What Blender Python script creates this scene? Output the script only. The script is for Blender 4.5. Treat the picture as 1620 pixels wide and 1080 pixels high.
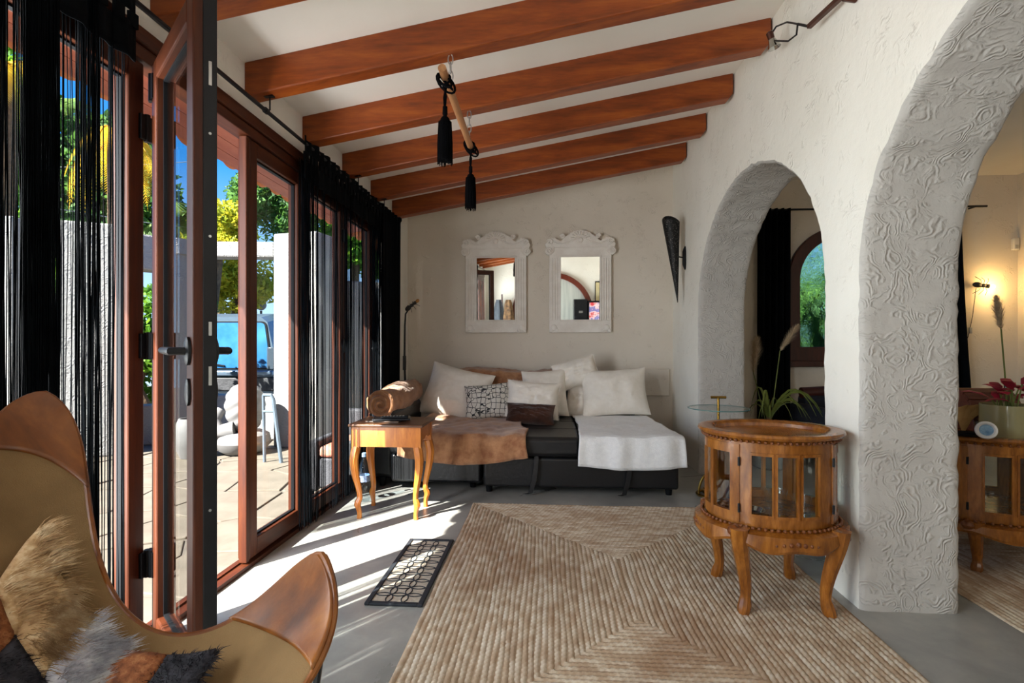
import bpy, bmesh, math, random
import numpy as np
from mathutils import Vector, Matrix, noise as mnoise

random.seed(7)
PI = math.pi
SC = bpy.context.scene
COL = SC.collection
for o in list(bpy.data.objects):
    bpy.data.objects.remove(o)

# ------------------------------------------------------------------ camera
F_PX, CX, HY, CAM_H = 810.0, 810.0, 547.0, 1.10
YAW = math.atan(56.0 / F_PX)
CS, SN = math.cos(YAW), math.sin(YAW)
cam_d = bpy.data.cameras.new('camera')
cam = bpy.data.objects.new('camera', cam_d)
COL.objects.link(cam)
cam.location = (0, 0, CAM_H)
cam.rotation_euler = (PI / 2, 0, YAW)
cam_d.sensor_width = 36.0
cam_d.lens = 36.0 * F_PX / 1620.0
cam_d.shift_y = 7.0 / 1620.0
cam_d.clip_start = 0.02
cam_d.clip_end = 300
SC.camera = cam

# ------------------------------------------------------------------ sky, sun, fill lights, exposure
world = bpy.data.worlds.new('sky')
SC.world = world
world.use_nodes = True
wn, wl = world.node_tree.nodes, world.node_tree.links
wn.clear()
wo = wn.new('ShaderNodeOutputWorld')
wb = wn.new('ShaderNodeBackground')
wtc = wn.new('ShaderNodeTexCoord')
wsep = wn.new('ShaderNodeSeparateXYZ')
wramp = wn.new('ShaderNodeValToRGB')
wramp.color_ramp.elements[0].position = 0.0
wramp.color_ramp.elements[0].color = (0.50, 0.72, 0.95, 1)
wramp.color_ramp.elements[1].position = 0.75
wramp.color_ramp.elements[1].color = (0.010, 0.12, 0.46, 1)
_e = wramp.color_ramp.elements.new(0.30)
_e.color = (0.035, 0.27, 0.76, 1)
wl.new(wtc.outputs['Generated'], wsep.inputs[0])
wl.new(wsep.outputs['Z'], wramp.inputs[0])
wl.new(wramp.outputs[0], wb.inputs['Color'])
wb.inputs['Strength'].default_value = 1.0
wl.new(wb.outputs[0], wo.inputs['Surface'])

SUN_DIR = Vector((1.0, 1.246, -1.386)).normalized()
sun_d = bpy.data.lights.new('sun', 'SUN')
sun_d.energy = 18.0
sun_d.angle = math.radians(0.53)
sun_d.color = (1.0, 0.955, 0.88)
sun = bpy.data.objects.new('sun', sun_d)
COL.objects.link(sun)
sun.rotation_euler = SUN_DIR.to_track_quat('-Z', 'Y').to_euler()
sun.location = (-6, -7, 9)

def area(name, loc, aim, sx, sy, power, color):
    d = bpy.data.lights.new(name, 'AREA')
    d.shape = 'RECTANGLE'; d.size = sx; d.size_y = sy
    d.energy = power; d.color = color
    o = bpy.data.objects.new(name, d)
    COL.objects.link(o)
    o.location = loc
    o.rotation_euler = (Vector(aim) - Vector(loc)).to_track_quat('-Z', 'Y').to_euler()
    return o
# added fill lights standing in for daylight, by the glazing and in side room
area('fill_left_glazing', (-1.95, 0.40, 1.2), (1.3, 0.7, 1.5), 2.4, 2.0, 215, (0.97, 0.985, 1.0))
area('fill_side_room', (3.0, -1.55, 2.0), (2.6, 3.0, 0.9), 1.6, 1.0, 7, (1.0, 0.95, 0.88))

vs = SC.view_settings
vs.view_transform = 'Standard'
vs.look = 'None'
vs.exposure = 0.8
vs.gamma = 1.0
vs.use_curve_mapping = False
SC.cycles.max_bounces = 10
SC.cycles.diffuse_bounces = 6
SC.cycles.transparent_max_bounces = 24
SC.cycles.sample_clamp_indirect = 6.0
SC.cycles.caustics_reflective = False
SC.cycles.caustics_refractive = False

# ------------------------------------------------------------------ places from the photograph (pixel + real distance)
def by_depth(px, py, d):
    t, s = (px - CX) / F_PX, (HY - py) / F_PX
    r = t * d
    return Vector((r * CS - d * SN, r * SN + d * CS, CAM_H + s * d))
def by_y(px, py, Y):
    t = (px - CX) / F_PX
    return by_depth(px, py, Y / (t * SN + CS))
def by_x(px, py, X):
    t = (px - CX) / F_PX
    return by_depth(px, py, X / (t * CS - SN))
def on_floor(px, py, z=0.0):
    return by_depth(px, py, (CAM_H - z) * F_PX / (py - HY))

# ------------------------------------------------------------------ mesh collector
class G:
    def __init__(s):
        s.v, s.f = [], []
    def add(s, vs_, fs_):
        b = len(s.v)
        s.v.extend([tuple(p) for p in vs_])
        s.f.extend([tuple(i + b for i in f) for f in fs_])
        return s
    def box(s, x0, x1, y0, y1, z0, z1, M=None):
        vs_ = [Vector((x, y, z)) for x in (x0, x1) for y in (y0, y1) for z in (z0, z1)]
        if M is not None:
            vs_ = [M @ p for p in vs_]
        return s.add(vs_, [(0, 1, 3, 2), (4, 6, 7, 5), (0, 4, 5, 1), (2, 3, 7, 6), (0, 2, 6, 4), (1, 5, 7, 3)])
    def tube(s, pts, rad, n=8, caps=True, flat=1.0, closed=False):
        pts = [Vector(p) for p in pts]
        m = len(pts)
        if not hasattr(rad, '__len__'):
            rad = [rad] * m
        vs_ = []
        prev = None
        for i, p in enumerate(pts):
            if closed:
                t = pts[(i + 1) % m] - pts[i - 1]
            else:
                t = pts[min(i + 1, m - 1)] - pts[max(i - 1, 0)]
            if t.length < 1e-9:
                t = Vector((0, 0, 1))
            t.normalize()
            if prev is None:
                a = Vector((0, 0, 1)) if abs(t.z) < 0.9 else Vector((0, 1, 0))
                nx = t.cross(a).normalized()
            else:
                nx = prev - t * prev.dot(t)
                if nx.length < 1e-6:
                    nx = t.orthogonal()
                nx.normalize()
            prev = nx
            ny = t.cross(nx)
            for k in range(n):
                a = 2 * PI * (k + 0.5) / n
                vs_.append(p + nx * (math.cos(a) * rad[i]) + ny * (math.sin(a) * rad[i] * flat))
        fs_ = []
        for i in range(m if closed else m - 1):
            j = (i + 1) % m
            for k in range(n):
                k2 = (k + 1) % n
                fs_.append((i * n + k, i * n + k2, j * n + k2, j * n + k))
        if caps and not closed:
            fs_.append(tuple(range(n - 1, -1, -1)))
            fs_.append(tuple((m - 1) * n + k for k in range(n)))
        return s.add(vs_, fs_)
    def lathe(s, prof, c=(0, 0, 0), n=24, ax=1.0, ay=1.0, M=None, cap=True):
        c = Vector(c)
        vs_, fs_ = [], []
        for r, z in prof:
            for k in range(n):
                a = 2 * PI * k / n
                p = Vector((r * ax * math.cos(a), r * ay * math.sin(a), z))
                if M is not None:
                    p = M @ p
                vs_.append(c + p)
        for i in range(len(prof) - 1):
            for k in range(n):
                k2 = (k + 1) % n
                fs_.append((i * n + k, i * n + k2, (i + 1) * n + k2, (i + 1) * n + k))
        if cap:
            fs_.append(tuple(range(n - 1, -1, -1)))
            fs_.append(tuple((len(prof) - 1) * n + k for k in range(n)))
        return s.add(vs_, fs_)
    def ball(s, c, rx, ry=None, rz=None, n=12, m=8, M=None):
        ry = rx if ry is None else ry
        rz = rx if rz is None else rz
        prof = []
        for i in range(m + 1):
            a = -PI / 2 + PI * i / m
            prof.append((max(math.cos(a), 0.02), math.sin(a)))
        S = Matrix.Diagonal((rx, ry, rz)).to_3x3()
        if M is not None:
            S = M.to_3x3() @ S
        return s.lathe(prof, c, n, M=S)
    def prism(s, poly, h0, h1, M=None, map3=None):
        n = len(poly)
        vs_ = []
        for h in (h0, h1):
            for a, b in poly:
                p = map3(a, b, h) if map3 else Vector((a, b, h))
                vs_.append(M @ Vector(p) if M is not None else p)
        fs_ = [tuple(range(n - 1, -1, -1)), tuple(range(n, 2 * n))]
        for k in range(n):
            k2 = (k + 1) % n
            fs_.append((k, k2, n + k2, n + k))
        return s.add(vs_, fs_)
    def grid(s, fn, nu, nv, closed_u=False):
        vs_, fs_ = [], []
        for i in range(nu + 1):
            for j in range(nv + 1):
                vs_.append(fn(i / nu, j / nv))
        for i in range(nu):
            for j in range(nv):
                a = i * (nv + 1) + j
                fs_.append((a, a + nv + 1, a + nv + 2, a + 1))
        return s.add(vs_, fs_)

def setp(o, label=None, cat=None, group=None, kind=None):
    if label: o['label'] = label
    if cat: o['category'] = cat
    if group: o['group'] = group
    if kind: o['kind'] = kind
    return o

def mesh_of(name, g, mat, L=(0, 0, 0), smooth=True, recalc=True, angle=0.6):
    me = bpy.data.meshes.new(name)
    lx, ly, lz = L
    me.from_pydata([(x - lx, y - ly, z - lz) for x, y, z in g.v], [], g.f)
    me.update()
    if recalc:
        bm = bmesh.new(); bm.from_mesh(me)
        bmesh.ops.recalc_face_normals(bm, faces=bm.faces)
        bm.to_mesh(me); bm.free()
    if smooth:
        me.shade_smooth()
        me.set_sharp_from_angle(angle=angle)
    if mat is not None:
        me.materials.append(mat)
    return me

def world_loc(p):
    L = Vector((0, 0, 0))
    while p is not None:
        L += p.location
        p = p.parent
    return L

def obj(name, g, mat, parent=None, smooth=True, bevel=0, recalc=True, angle=0.6, label=None, kind=None, loc=None):
    """one mesh object; g holds world coordinates"""
    L = world_loc(parent)
    own = Vector(loc) if loc is not None else L
    me = mesh_of(name, g, mat, own, smooth, recalc, angle)
    o = bpy.data.objects.new(name, me)
    COL.objects.link(o)
    o.parent = parent
    o.location = own - L if parent is not None else own
    if bevel:
        b = o.modifiers.new('bevel', 'BEVEL')
        b.width = bevel; b.segments = 2; b.limit_method = 'ANGLE'; b.angle_limit = 0.7
    if label: o['label'] = label
    if kind: o['kind'] = kind
    return o

def thing(name, label, cat, loc=(0, 0, 0), group=None, kind=None):
    o = bpy.data.objects.new(name, None)
    COL.objects.link(o)
    o.location = loc
    o.empty_display_size = 0.05
    return setp(o, label, cat, group, kind)

def inst(src, parent, loc, rot=None, scale=None):
    c = src.copy()
    COL.objects.link(c)
    c.parent = parent
    c.location = loc
    if rot is not None: c.rotation_euler = rot
    if scale is not None: c.scale = scale
    return c

def copy_tree(o, parent=None):
    c = o.copy()
    COL.objects.link(c)
    c.parent = parent
    for ch in list(o.children):
        copy_tree(ch, c)
    return c

# ------------------------------------------------------------------ materials
def lin(h):
    h = h.lstrip('#')
    out = []
    for i in (0, 2, 4):
        c = int(h[i:i + 2], 16) / 255.0
        out.append(c / 12.92 if c <= 0.04045 else ((c + 0.055) / 1.055) ** 2.4)
    return (out[0], out[1], out[2], 1.0)

class NT:
    def __init__(s, name):
        s.m = bpy.data.materials.new(name)
        s.m.use_nodes = True
        s.n, s.l = s.m.node_tree.nodes, s.m.node_tree.links
        s.b = s.n['Principled BSDF']
        s.out = s.n['Material Output']
        s._tc = None
    def new(s, t, **kw):
        x = s.n.new(t)
        for k, v in kw.items():
            setattr(x, k, v)
        return x
    def co(s, kind='Object', scale=(1, 1, 1), rot=(0, 0, 0)):
        if s._tc is None:
            s._tc = s.new('ShaderNodeTexCoord')
        mp = s.new('ShaderNodeMapping')
        mp.inputs['Scale'].default_value = scale
        mp.inputs['Rotation'].default_value = rot
        s.l.new(s._tc.outputs[kind], mp.inputs['Vector'])
        return mp.outputs[0]
    def noise(s, vec, scale, detail=4, rough=0.55, dist=0.0):
        x = s.new('ShaderNodeTexNoise')
        x.inputs['Scale'].default_value = scale
        x.inputs['Detail'].default_value = detail
        x.inputs['Roughness'].default_value = rough
        x.inputs['Distortion'].default_value = dist
        s.l.new(vec, x.inputs['Vector'])
        return x.outputs['Fac']
    def voro(s, vec, scale, feature='F1', rnd=1.0):
        x = s.new('ShaderNodeTexVoronoi', feature=feature)
        x.inputs['Scale'].default_value = scale
        x.inputs['Randomness'].default_value = rnd
        s.l.new(vec, x.inputs['Vector'])
        return x
    def math(s, op, a, b=None, c=None):
        x = s.new('ShaderNodeMath', operation=op)
        for i, q in enumerate((a, b, c)):
            if q is None: continue
            if isinstance(q, (int, float)):
                x.inputs[i].default_value = q
            else:
                s.l.new(q, x.inputs[i])
        return x.outputs[0]
    def ramp(s, fac, stops):
        x = s.new('ShaderNodeValToRGB')
        el = x.color_ramp.elements
        el[0].position, el[0].color = stops[0]
        el[1].position, el[1].color = stops[-1]
        for p, c in stops[1:-1]:
            e = el.new(p); e.color = c
        s.l.new(fac, x.inputs[0])
        return x.outputs[0]
    def mix(s, fac, a, b, mode='MIX'):
        x = s.new('ShaderNodeMix', data_type='RGBA', blend_type=mode)
        for i, q in ((0, fac), (6, a), (7, b)):
            if isinstance(q, (int, float)):
                x.inputs[i].default_value = q
            elif isinstance(q, tuple):
                x.inputs[i].default_value = q
            else:
                s.l.new(q, x.inputs[i])
        return x.outputs[2]
    def bump(s, h, strength=0.3, dist=0.01, prev=None):
        x = s.new('ShaderNodeBump')
        x.inputs['Strength'].default_value = strength
        x.inputs['Distance'].default_value = dist
        s.l.new(h, x.inputs['Height'])
        if prev is not None:
            s.l.new(prev, x.inputs['Normal'])
        s.l.new(x.outputs[0], s.b.inputs['Normal'])
        return x.outputs[0]
    def color(s, c):
        if isinstance(c, tuple): s.b.inputs['Base Color'].default_value = c
        else: s.l.new(c, s.b.inputs['Base Color'])
    def set(s, rough=0.5, metal=0.0, spec=0.5, **kw):
        s.b.inputs['Roughness'].default_value = rough
        s.b.inputs['Metallic'].default_value = metal
        s.b.inputs['Specular IOR Level'].default_value = spec
        for k, v in kw.items():
            s.b.inputs[k.replace('_', ' ')].default_value = v
        return s

def plain(name, c1, c2=None, rough=0.6, metal=0.0, scale=12, bump=0.0, bscale=60, bdist=0.003, spec=0.5, stretch=(1, 1, 1)):
    t = NT(name)
    v = t.co('Object', stretch)
    if c2 is not None:
        t.color(t.ramp(t.noise(v, scale, 5), [(0.32, lin(c1)), (0.68, lin(c2))]))
    else:
        t.color(lin(c1))
    if bump:
        t.bump(t.noise(v, bscale, 4), bump, bdist)
    t.set(rough, metal, spec)
    return t.m

def wood(name, dark, mid, light, grain=(1, 1, 1), scale=10, rough=0.4, bump=0.15, knots=False, spec=0.5):
    """grain: stretch of the object coordinates, small along the fibres"""
    t = NT(name)
    v = t.co('Object', grain)
    n1 = t.noise(v, scale, 6, 0.6, 0.6)
    n2 = t.noise(v, scale * 4.5, 4, 0.6, 0.2)
    f = t.math('ADD', t.math('MULTIPLY', n1, 0.7), t.math('MULTIPLY', n2, 0.3))
    c = t.ramp(f, [(0.33, lin(dark)), (0.5, lin(mid)), (0.68, lin(light))])
    if knots:
        k = t.voro(t.co('Object', (2.6, 2.6, 6.0)), 1.3)
        kd = t.ramp(k.outputs['Distance'], [(0.045, (1, 1, 1, 1)), (0.085, (0, 0, 0, 1))])
        c = t.mix(kd, c, lin('#2a0d05'))
    t.color(c)
    t.bump(n2, bump, 0.002)
    t.set(rough, 0, spec)
    return t.m

def plaster(name, c1, c2, swirl=0.6, dist=0.012, scale=7.0, sparse=False, rough=0.85):
    t = NT(name)
    v = t.co('Object')
    w = t.new('ShaderNodeTexNoise')
    w.inputs['Scale'].default_value = 3.2
    w.inputs['Detail'].default_value = 3
    t.l.new(v, w.inputs['Vector'])
    va = t.new('ShaderNodeVectorMath', operation='SCALE')
    va.inputs[3].default_value = 0.46
    t.l.new(w.outputs['Color'], va.inputs[0])
    vb = t.new('ShaderNodeVectorMath', operation='ADD')
    t.l.new(v, vb.inputs[0]); t.l.new(va.outputs[0], vb.inputs[1])
    vo = t.voro(vb.outputs[0], scale)
    ring = t.math('SINE', t.math('ADD', t.math('MULTIPLY', vo.outputs['Distance'], 21.0), t.math('MULTIPLY', t.noise(v, 11, 3), 9.0)))
    n = t.noise(vb.outputs[0], 16, 5, 0.6)
    ridge = t.math('MULTIPLY', t.math('POWER', t.math('ABSOLUTE', ring), 2.2), t.ramp(n, [(0.44, (0, 0, 0, 1)), (0.60, (1, 1, 1, 1))]))
    if sparse:
        big = t.noise(v, 9, 3)
        ridge = t.math('MULTIPLY', ridge, t.ramp(big, [(0.52, (0, 0, 0, 1)), (0.66, (1, 1, 1, 1))]))
    lump = t.noise(v, 26, 5, 0.65)
    h = t.math('ADD', ridge, t.math('MULTIPLY', lump, 0.55 if not sparse else 0.45))
    t.bump(h, swirl, dist)
    t.color(t.ramp(t.noise(v, 1.7, 4), [(0.3, lin(c1)), (0.7, lin(c2))]))
    t.set(rough, 0, 0.25)
    return t.m

def thin_glass(name, tint=(1, 1, 1, 1), refl=1.0, rough=0.0):
    t = NT(name)
    tr = t.new('ShaderNodeBsdfTransparent'); tr.inputs[0].default_value = tint
    gl = t.new('ShaderNodeBsdfGlossy'); gl.inputs['Roughness'].default_value = rough
    lw = t.new('ShaderNodeLayerWeight'); lw.inputs[0].default_value = 0.5
    mx = t.new('ShaderNodeMixShader')
    sch = t.math('ADD', 0.02 * refl, t.math('MULTIPLY', t.math('POWER', lw.outputs['Facing'], 5.0), 0.6))
    t.l.new(sch, mx.inputs[0])
    t.l.new(tr.outputs[0], mx.inputs[1]); t.l.new(gl.outputs[0], mx.inputs[2])
    t.l.new(mx.outputs[0], t.out.inputs['Surface'])
    return t.m

def emit(name, c, strength):
    t = NT(name)
    t.color(lin(c))
    t.b.inputs['Emission Color'].default_value = lin(c)
    t.b.inputs['Emission Strength'].default_value = strength
    return t.m

M = {}
M['wall'] = plaster('wall_plaster', '#e9e5da', '#f3f0e7', 0.55, 0.010, 5.5, sparse=True)
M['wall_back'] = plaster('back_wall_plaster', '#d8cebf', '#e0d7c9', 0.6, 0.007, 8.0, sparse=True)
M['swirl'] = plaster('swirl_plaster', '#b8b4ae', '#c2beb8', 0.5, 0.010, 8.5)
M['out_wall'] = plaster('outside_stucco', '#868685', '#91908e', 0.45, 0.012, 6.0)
M['ceiling'] = plain('ceiling_paint', '#f0ece3', '#f5f2ea', 0.9, scale=2, bump=0.1, bscale=30)
M['beam'] = wood('beam_wood', '#642b09', '#893e0f', '#a45418', (0.7, 5, 5), 3.0, 0.42, 0.12, knots=True)
M['frame'] = wood('door_frame_wood', '#33160c', '#46200f', '#562b15', (6, 6, 0.5), 4, 0.45, 0.08, spec=0.25)
M['frame_h'] = wood('door_header_wood', '#33160c', '#46200f', '#562b15', (6, 0.5, 6), 4, 0.45, 0.08, spec=0.25)
M['gasket'] = plain('black_gasket', '#0e0f12', None, 0.6, spec=0.15)
M['blackmetal'] = plain('black_metal', '#0c0d10', '#141519', 0.42, 0.0, bump=0.03, spec=0.3)
M['steel'] = plain('brushed_steel', '#a8a8a6', '#c2c2c0', 0.3, 0.95)
M['pane'] = thin_glass('window_glass', (0.97, 0.985, 0.98, 1), 1.0)
M['glass'] = thin_glass('clear_glass', (0.96, 0.98, 0.97, 1), 1.6)
M['blackcloth'] = plain('black_curtain_cloth', '#06080a', '#0b0e12', 0.95, bump=0.2, bscale=300, spec=0.08)
M['strand'] = plain('black_curtain_string', '#040507', '#090d11', 0.95, spec=0.04)

# ================================================================== THE SETTING
WX = 1.30          # room face of the arched wall
WT = 0.39          # its thickness
YB = 5.42          # back wall
YR = -1.70         # rear wall
GX = -1.48         # room face of the glazed front
def ceil_z(x): return 2.505 + 0.175 * (x + 1.5)

def obj_multi(name, pairs, parent=None, smooth=True, angle=0.6, kind=None):
    g = G(); idx = []
    for gi, (gg, m) in enumerate(pairs):
        g.add(gg.v, gg.f); idx += [gi] * len(gg.f)
    o = obj(name, g, None, parent, smooth, recalc=False, angle=angle, kind=kind)
    for gg, m in pairs: o.data.materials.append(m)
    o.data.polygons.foreach_set('material_index', idx)
    return o

# floor: polished concrete
t = NT('polished_concrete')
v = t.co('Object')
n1 = t.noise(v, 1.3, 6, 0.6, 0.8); n2 = t.noise(v, 6, 6, 0.65, 0.3)
t.color(t.ramp(t.math('ADD', t.math('MULTIPLY', n1, 0.6), t.math('MULTIPLY', n2, 0.4)),
       [(0.34, lin('#7b7b77')), (0.5, lin('#8f8f8b')), (0.66, lin('#a5a39c'))]))
t.l.new(t.math('ADD', t.math('MULTIPLY', n1, 0.35), 0.14), t.b.inputs['Roughness'])
t.bump(n2, 0.06, 0.004)
t.b.inputs['Specular IOR Level'].default_value = 0.5
M['concrete'] = t.m
obj('floor', G().box(-1.56, 4.75, YR - 0.1, YB + 0.1, -0.12, 0.0), M['concrete'], kind='structure')

# sloping ceiling
def slab(x0, x1, y0, y1, zf, th):
    g = G()
    vs_ = []
    for x in (x0, x1):
        for y in (y0, y1):
            for k in (0, th):
                vs_.append((x, y, zf(x) + k))
    return g.add(vs_, [(0, 1, 3, 2), (4, 6, 7, 5), (0, 4, 5, 1), (2, 3, 7, 6), (0, 2, 6, 4), (1, 5, 7, 3)])
obj('ceiling', slab(-1.58, WX + 0.2, YR - 0.1, YB + 0.1, ceil_z, 0.06), M['ceiling'], kind='structure')
obj('ceiling_side_room', G().box(WX + WT, 4.75, YR - 0.1, YB + 0.1, 2.80, 2.86), M['ceiling'], kind='structure')

# ceiling beams, each its own piece
beam_words = ['fifth', 'fourth', 'third', 'second']
beam_y = [2.44 + 0.605 * k for k in range(-6, 5)]
beam_labels = {4: 'reddish wooden ceiling beam nearest the back wall with the mirrors',
    3: 'second reddish wooden ceiling beam from the back wall',
    2: 'third reddish wooden ceiling beam from the back wall',
    1: 'fourth wooden ceiling beam from the back wall, carrying the far chain of the rod',
    0: 'fifth wooden ceiling beam from the back wall, carrying the near chain of the rod',
    -1: 'sixth wooden ceiling beam from the back wall, cut off by the photo top'}
for i, y in enumerate(beam_y):
    k = i - 6
    g = G()
    x0, x1 = -1.50, WX - 0.012
    zb = lambda x: ceil_z(x) - 0.165
    jit = [random.uniform(-0.004, 0.004) for _ in range(8)]
    vs_ = []
    for a, x in enumerate((x0, x1 - 0.025, x1)):
        for yy in (y + jit[a], y + 0.095 + jit[a + 3]):
            low = zb(x) + (0.03 if a == 2 else 0.0)
            vs_ += [(x, yy, low), (x, yy, ceil_z(x) + 0.002)]
    fs_ = []
    for a in range(2):
        b = a * 4; c = b + 4
        fs_ += [(b, c, c + 1, b + 1), (b + 2, b + 3, c + 3, c + 2), (b, b + 2, c + 2, c), (b + 1, c + 1, c + 3, b + 3)]
    fs_ += [(0, 1, 3, 2), (8, 10, 11, 9)]
    g.add(vs_, fs_)
    lab = beam_labels.get(k, 'wooden ceiling beam over the viewpoint, seen only in mirrors')
    o = obj('ceiling_beam', g, M['beam'], bevel=0.006, smooth=False, loc=(x0, y, zb(x0)))
    setp(o, lab, 'beam', 'wooden ceiling beams')

# arched wall between the two rooms
ARCH = [(0.22, 2.22), (2.515, 4.51)]
SPR, RISE = 1.40, 0.85
def wob(y, z, amp=0.011):
    return amp * (mnoise.noise(Vector((y * 14, z * 14, 3.1))) + 0.7 * mnoise.noise(Vector((y * 34, z * 34, 8.7))))
def arch_profile(y0, y1, off):
    """points from the low jamb round the arch down the other jamb; off enlarges the opening"""
    c, a = 0.5 * (y0 + y1), 0.5 * (y1 - y0)
    pts = []
    nz = 44
    for i in range(nz):
        z = SPR * i / nz
        pts.append((y0 - off + wob(y0, z), z))
    n = 90
    for i in range(n + 1):
        th = PI - PI * i / n
        w = wob(c + a * math.cos(th), SPR + RISE * math.sin(th))
        pts.append((c + (a + off - w) * math.cos(th), SPR + (RISE + off - w) * math.sin(th)))
    for i in range(nz - 1, -1, -1):
        z = SPR * i / nz
        pts.append((y1 + off - wob(y1 + 5, z), z))
    return pts
gf, gs = G(), G()
TOPZ = 3.10
for xf, off_sign in ((WX, 1), (WX + WT, 1)):
    stations = [YR - 0.1]
    for (y0, y1) in ARCH:
        prof = arch_profile(y0, y1, 0.016)
        # solid part before this arch
        ys = stations[-1]
        yj = y0 - 0.05
        gf.add([(xf, ys, 0), (xf, yj, 0), (xf, yj, TOPZ), (xf, ys, TOPZ)], [(0, 1, 2, 3)])
        left = [p for p in prof[:45]]
        vs_ = []
        for (py_, pz) in left:
            vs_ += [(xf, yj, pz), (xf, py_, pz)]
        gf.add(vs_, [(2 * i, 2 * i + 1, 2 * i + 3, 2 * i + 2) for i in range(len(left) - 1)])
        gf.add([(xf, yj, left[-1][1]), (xf, left[-1][0], left[-1][1]), (xf, left[-1][0], TOPZ), (xf, yj, TOPZ)], [(0, 1, 2, 3)])
        mid = prof[44:44 + 91]
        vs_ = []
        for (py_, pz) in mid:
            vs_ += [(xf, py_, pz), (xf, py_, TOPZ)]
        gf.add(vs_, [(2 * i, 2 * i + 2, 2 * i + 3, 2 * i + 1) for i in range(len(mid) - 1)])
        right = prof[44 + 90:]
        yk = y1 + 0.05
        vs_ = []
        for (py_, pz) in right:
            vs_ += [(xf, py_, pz), (xf, yk, pz)]
        gf.add(vs_, [(2 * i, 2 * i + 1, 2 * i + 3, 2 * i + 2) for i in range(len(right) - 1)])
        gf.add([(xf, right[0][0], right[0][1]), (xf, yk, right[0][1]), (xf, yk, TOPZ), (xf, right[0][0], TOPZ)], [(0, 1, 2, 3)])
        stations.append(yk)
    gf.add([(xf, stations[-1], 0), (xf, YB + 0.05, 0), (xf, YB + 0.05, TOPZ), (xf, stations[-1], TOPZ)], [(0, 1, 2, 3)])
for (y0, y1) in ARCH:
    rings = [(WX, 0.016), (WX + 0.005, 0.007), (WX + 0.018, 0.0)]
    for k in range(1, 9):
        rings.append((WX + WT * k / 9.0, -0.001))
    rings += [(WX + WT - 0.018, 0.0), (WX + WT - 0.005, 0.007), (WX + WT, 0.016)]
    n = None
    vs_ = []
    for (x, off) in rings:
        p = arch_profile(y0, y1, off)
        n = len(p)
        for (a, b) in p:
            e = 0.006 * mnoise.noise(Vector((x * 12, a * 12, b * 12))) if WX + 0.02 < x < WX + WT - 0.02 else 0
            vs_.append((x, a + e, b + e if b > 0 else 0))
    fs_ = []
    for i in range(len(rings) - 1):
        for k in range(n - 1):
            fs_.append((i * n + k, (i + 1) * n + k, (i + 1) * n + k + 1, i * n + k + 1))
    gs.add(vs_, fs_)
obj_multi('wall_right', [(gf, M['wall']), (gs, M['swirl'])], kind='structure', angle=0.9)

# back wall, with the arched window of the side room cut in
AWX, AWR, AWZ, AWS = 2.985, 0.545, 1.77, 0.92     # window centre, outer radius, spring, sill
g = G()
def panel(g, x0, x1, z0, z1): g.add([(x0, YB, z0), (x1, YB, z0), (x1, YB, z1), (x0, YB, z1)], [(0, 1, 2, 3)])
panel(g, -1.62, AWX - AWR, 0, 3.1)
panel(g, AWX + AWR, 4.75, 0, 3.1)
panel(g, AWX - AWR, AWX + AWR, 0, AWS)
n = 24
for i in range(n):
    a0, a1 = PI - PI * i / n, PI - PI * (i + 1) / n
    p0 = (AWX + AWR * math.cos(a0), AWZ + AWR * math.sin(a0)); p1 = (AWX + AWR * math.cos(a1), AWZ + AWR * math.sin(a1))
    g.add([(p0[0], YB, p0[1]), (p1[0], YB, p1[1]), (p1[0], YB, 3.1), (p0[0], YB, 3.1)], [(0, 1, 2, 3)])
gb = G()
gb.box(-1.62, AWX - AWR, YB + 0.002, YB + 0.12, -0.1, 3.15)
gb.box(AWX + AWR, 4.8, YB + 0.002, YB + 0.12, -0.1, 3.15)
gb.box(AWX - AWR, AWX + AWR, YB + 0.002, YB + 0.12, -0.1, AWS)
gb.box(AWX - AWR, AWX + AWR, YB + 0.002, YB + 0.12, AWZ + AWR, 3.15)
obj_multi('wall_back', [(g, M['wall_back']), (gb, M['wall_back'])], kind='structure')
# arched window frame
def arch_poly(cx, r, zs, z0, n=28):
    return [(cx - r, z0)] + [(cx + r * math.cos(PI - PI * i / n), zs + r * math.sin(PI - PI * i / n)) for i in range(n + 1)] + [(cx + r, z0)]
def arch_ring(g, cx, r0, r1, zs, z0, z1, y0, y1, n=28):
    """frame between an outer arch (r0, down to z0) and an inner one (r1, down to z1)"""
    A, B = arch_poly(cx, r0, zs, z0, n), arch_poly(cx, r1, zs, z1, n)
    m = len(A)
    vs_ = [(a, y0, b) for a, b in A] + [(a, y0, b) for a, b in B] + [(a, y1, b) for a, b in A] + [(a, y1, b) for a, b in B]
    fs_ = []
    for k in range(m):
        k2 = (k + 1) % m
        fs_ += [(k, k2, m + k2, m + k), (2 * m + k, 3 * m + k, 3 * m + k2, 2 * m + k2), (m + k, m + k2, 3 * m + k2, 3 * m + k), (k, 2 * m + k, 2 * m + k2, k2)]
    return g.add(vs_, fs_)
M['darkwood'] = wood('dark_frame_wood', '#2a0f08', '#3b160c', '#4b2013', (5, 5, 0.6), 4, 0.4, 0.1)
w1 = thing('window_1', 'arched wooden window with pale green pane in the side room', None, (AWX, YB, AWS), kind='structure')
obj('frame', arch_ring(G(), AWX, AWR, AWR - 0.115, AWZ, AWS, 1.09, YB - 0.05, YB + 0.10), M['darkwood'], w1, bevel=0.008)
obj('sill', G().box(AWX - AWR - 0.02, AWX + AWR + 0.02, YB - 0.08, YB, AWS - 0.03, AWS + 0.03), M['darkwood'], w1, bevel=0.006)
t = NT('rippled_glass')
v = t.co('Object')
t.color(lin('#a8c8c4')); t.set(0.10, 0, 0.5)
t.b.inputs['Transmission Weight'].default_value = 1.0
t.b.inputs['IOR'].default_value = 1.12
t.bump(t.noise(v, 22, 3, 0.5, 1.0), 0.8, 0.02)
M['ripple'] = t.m
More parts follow.
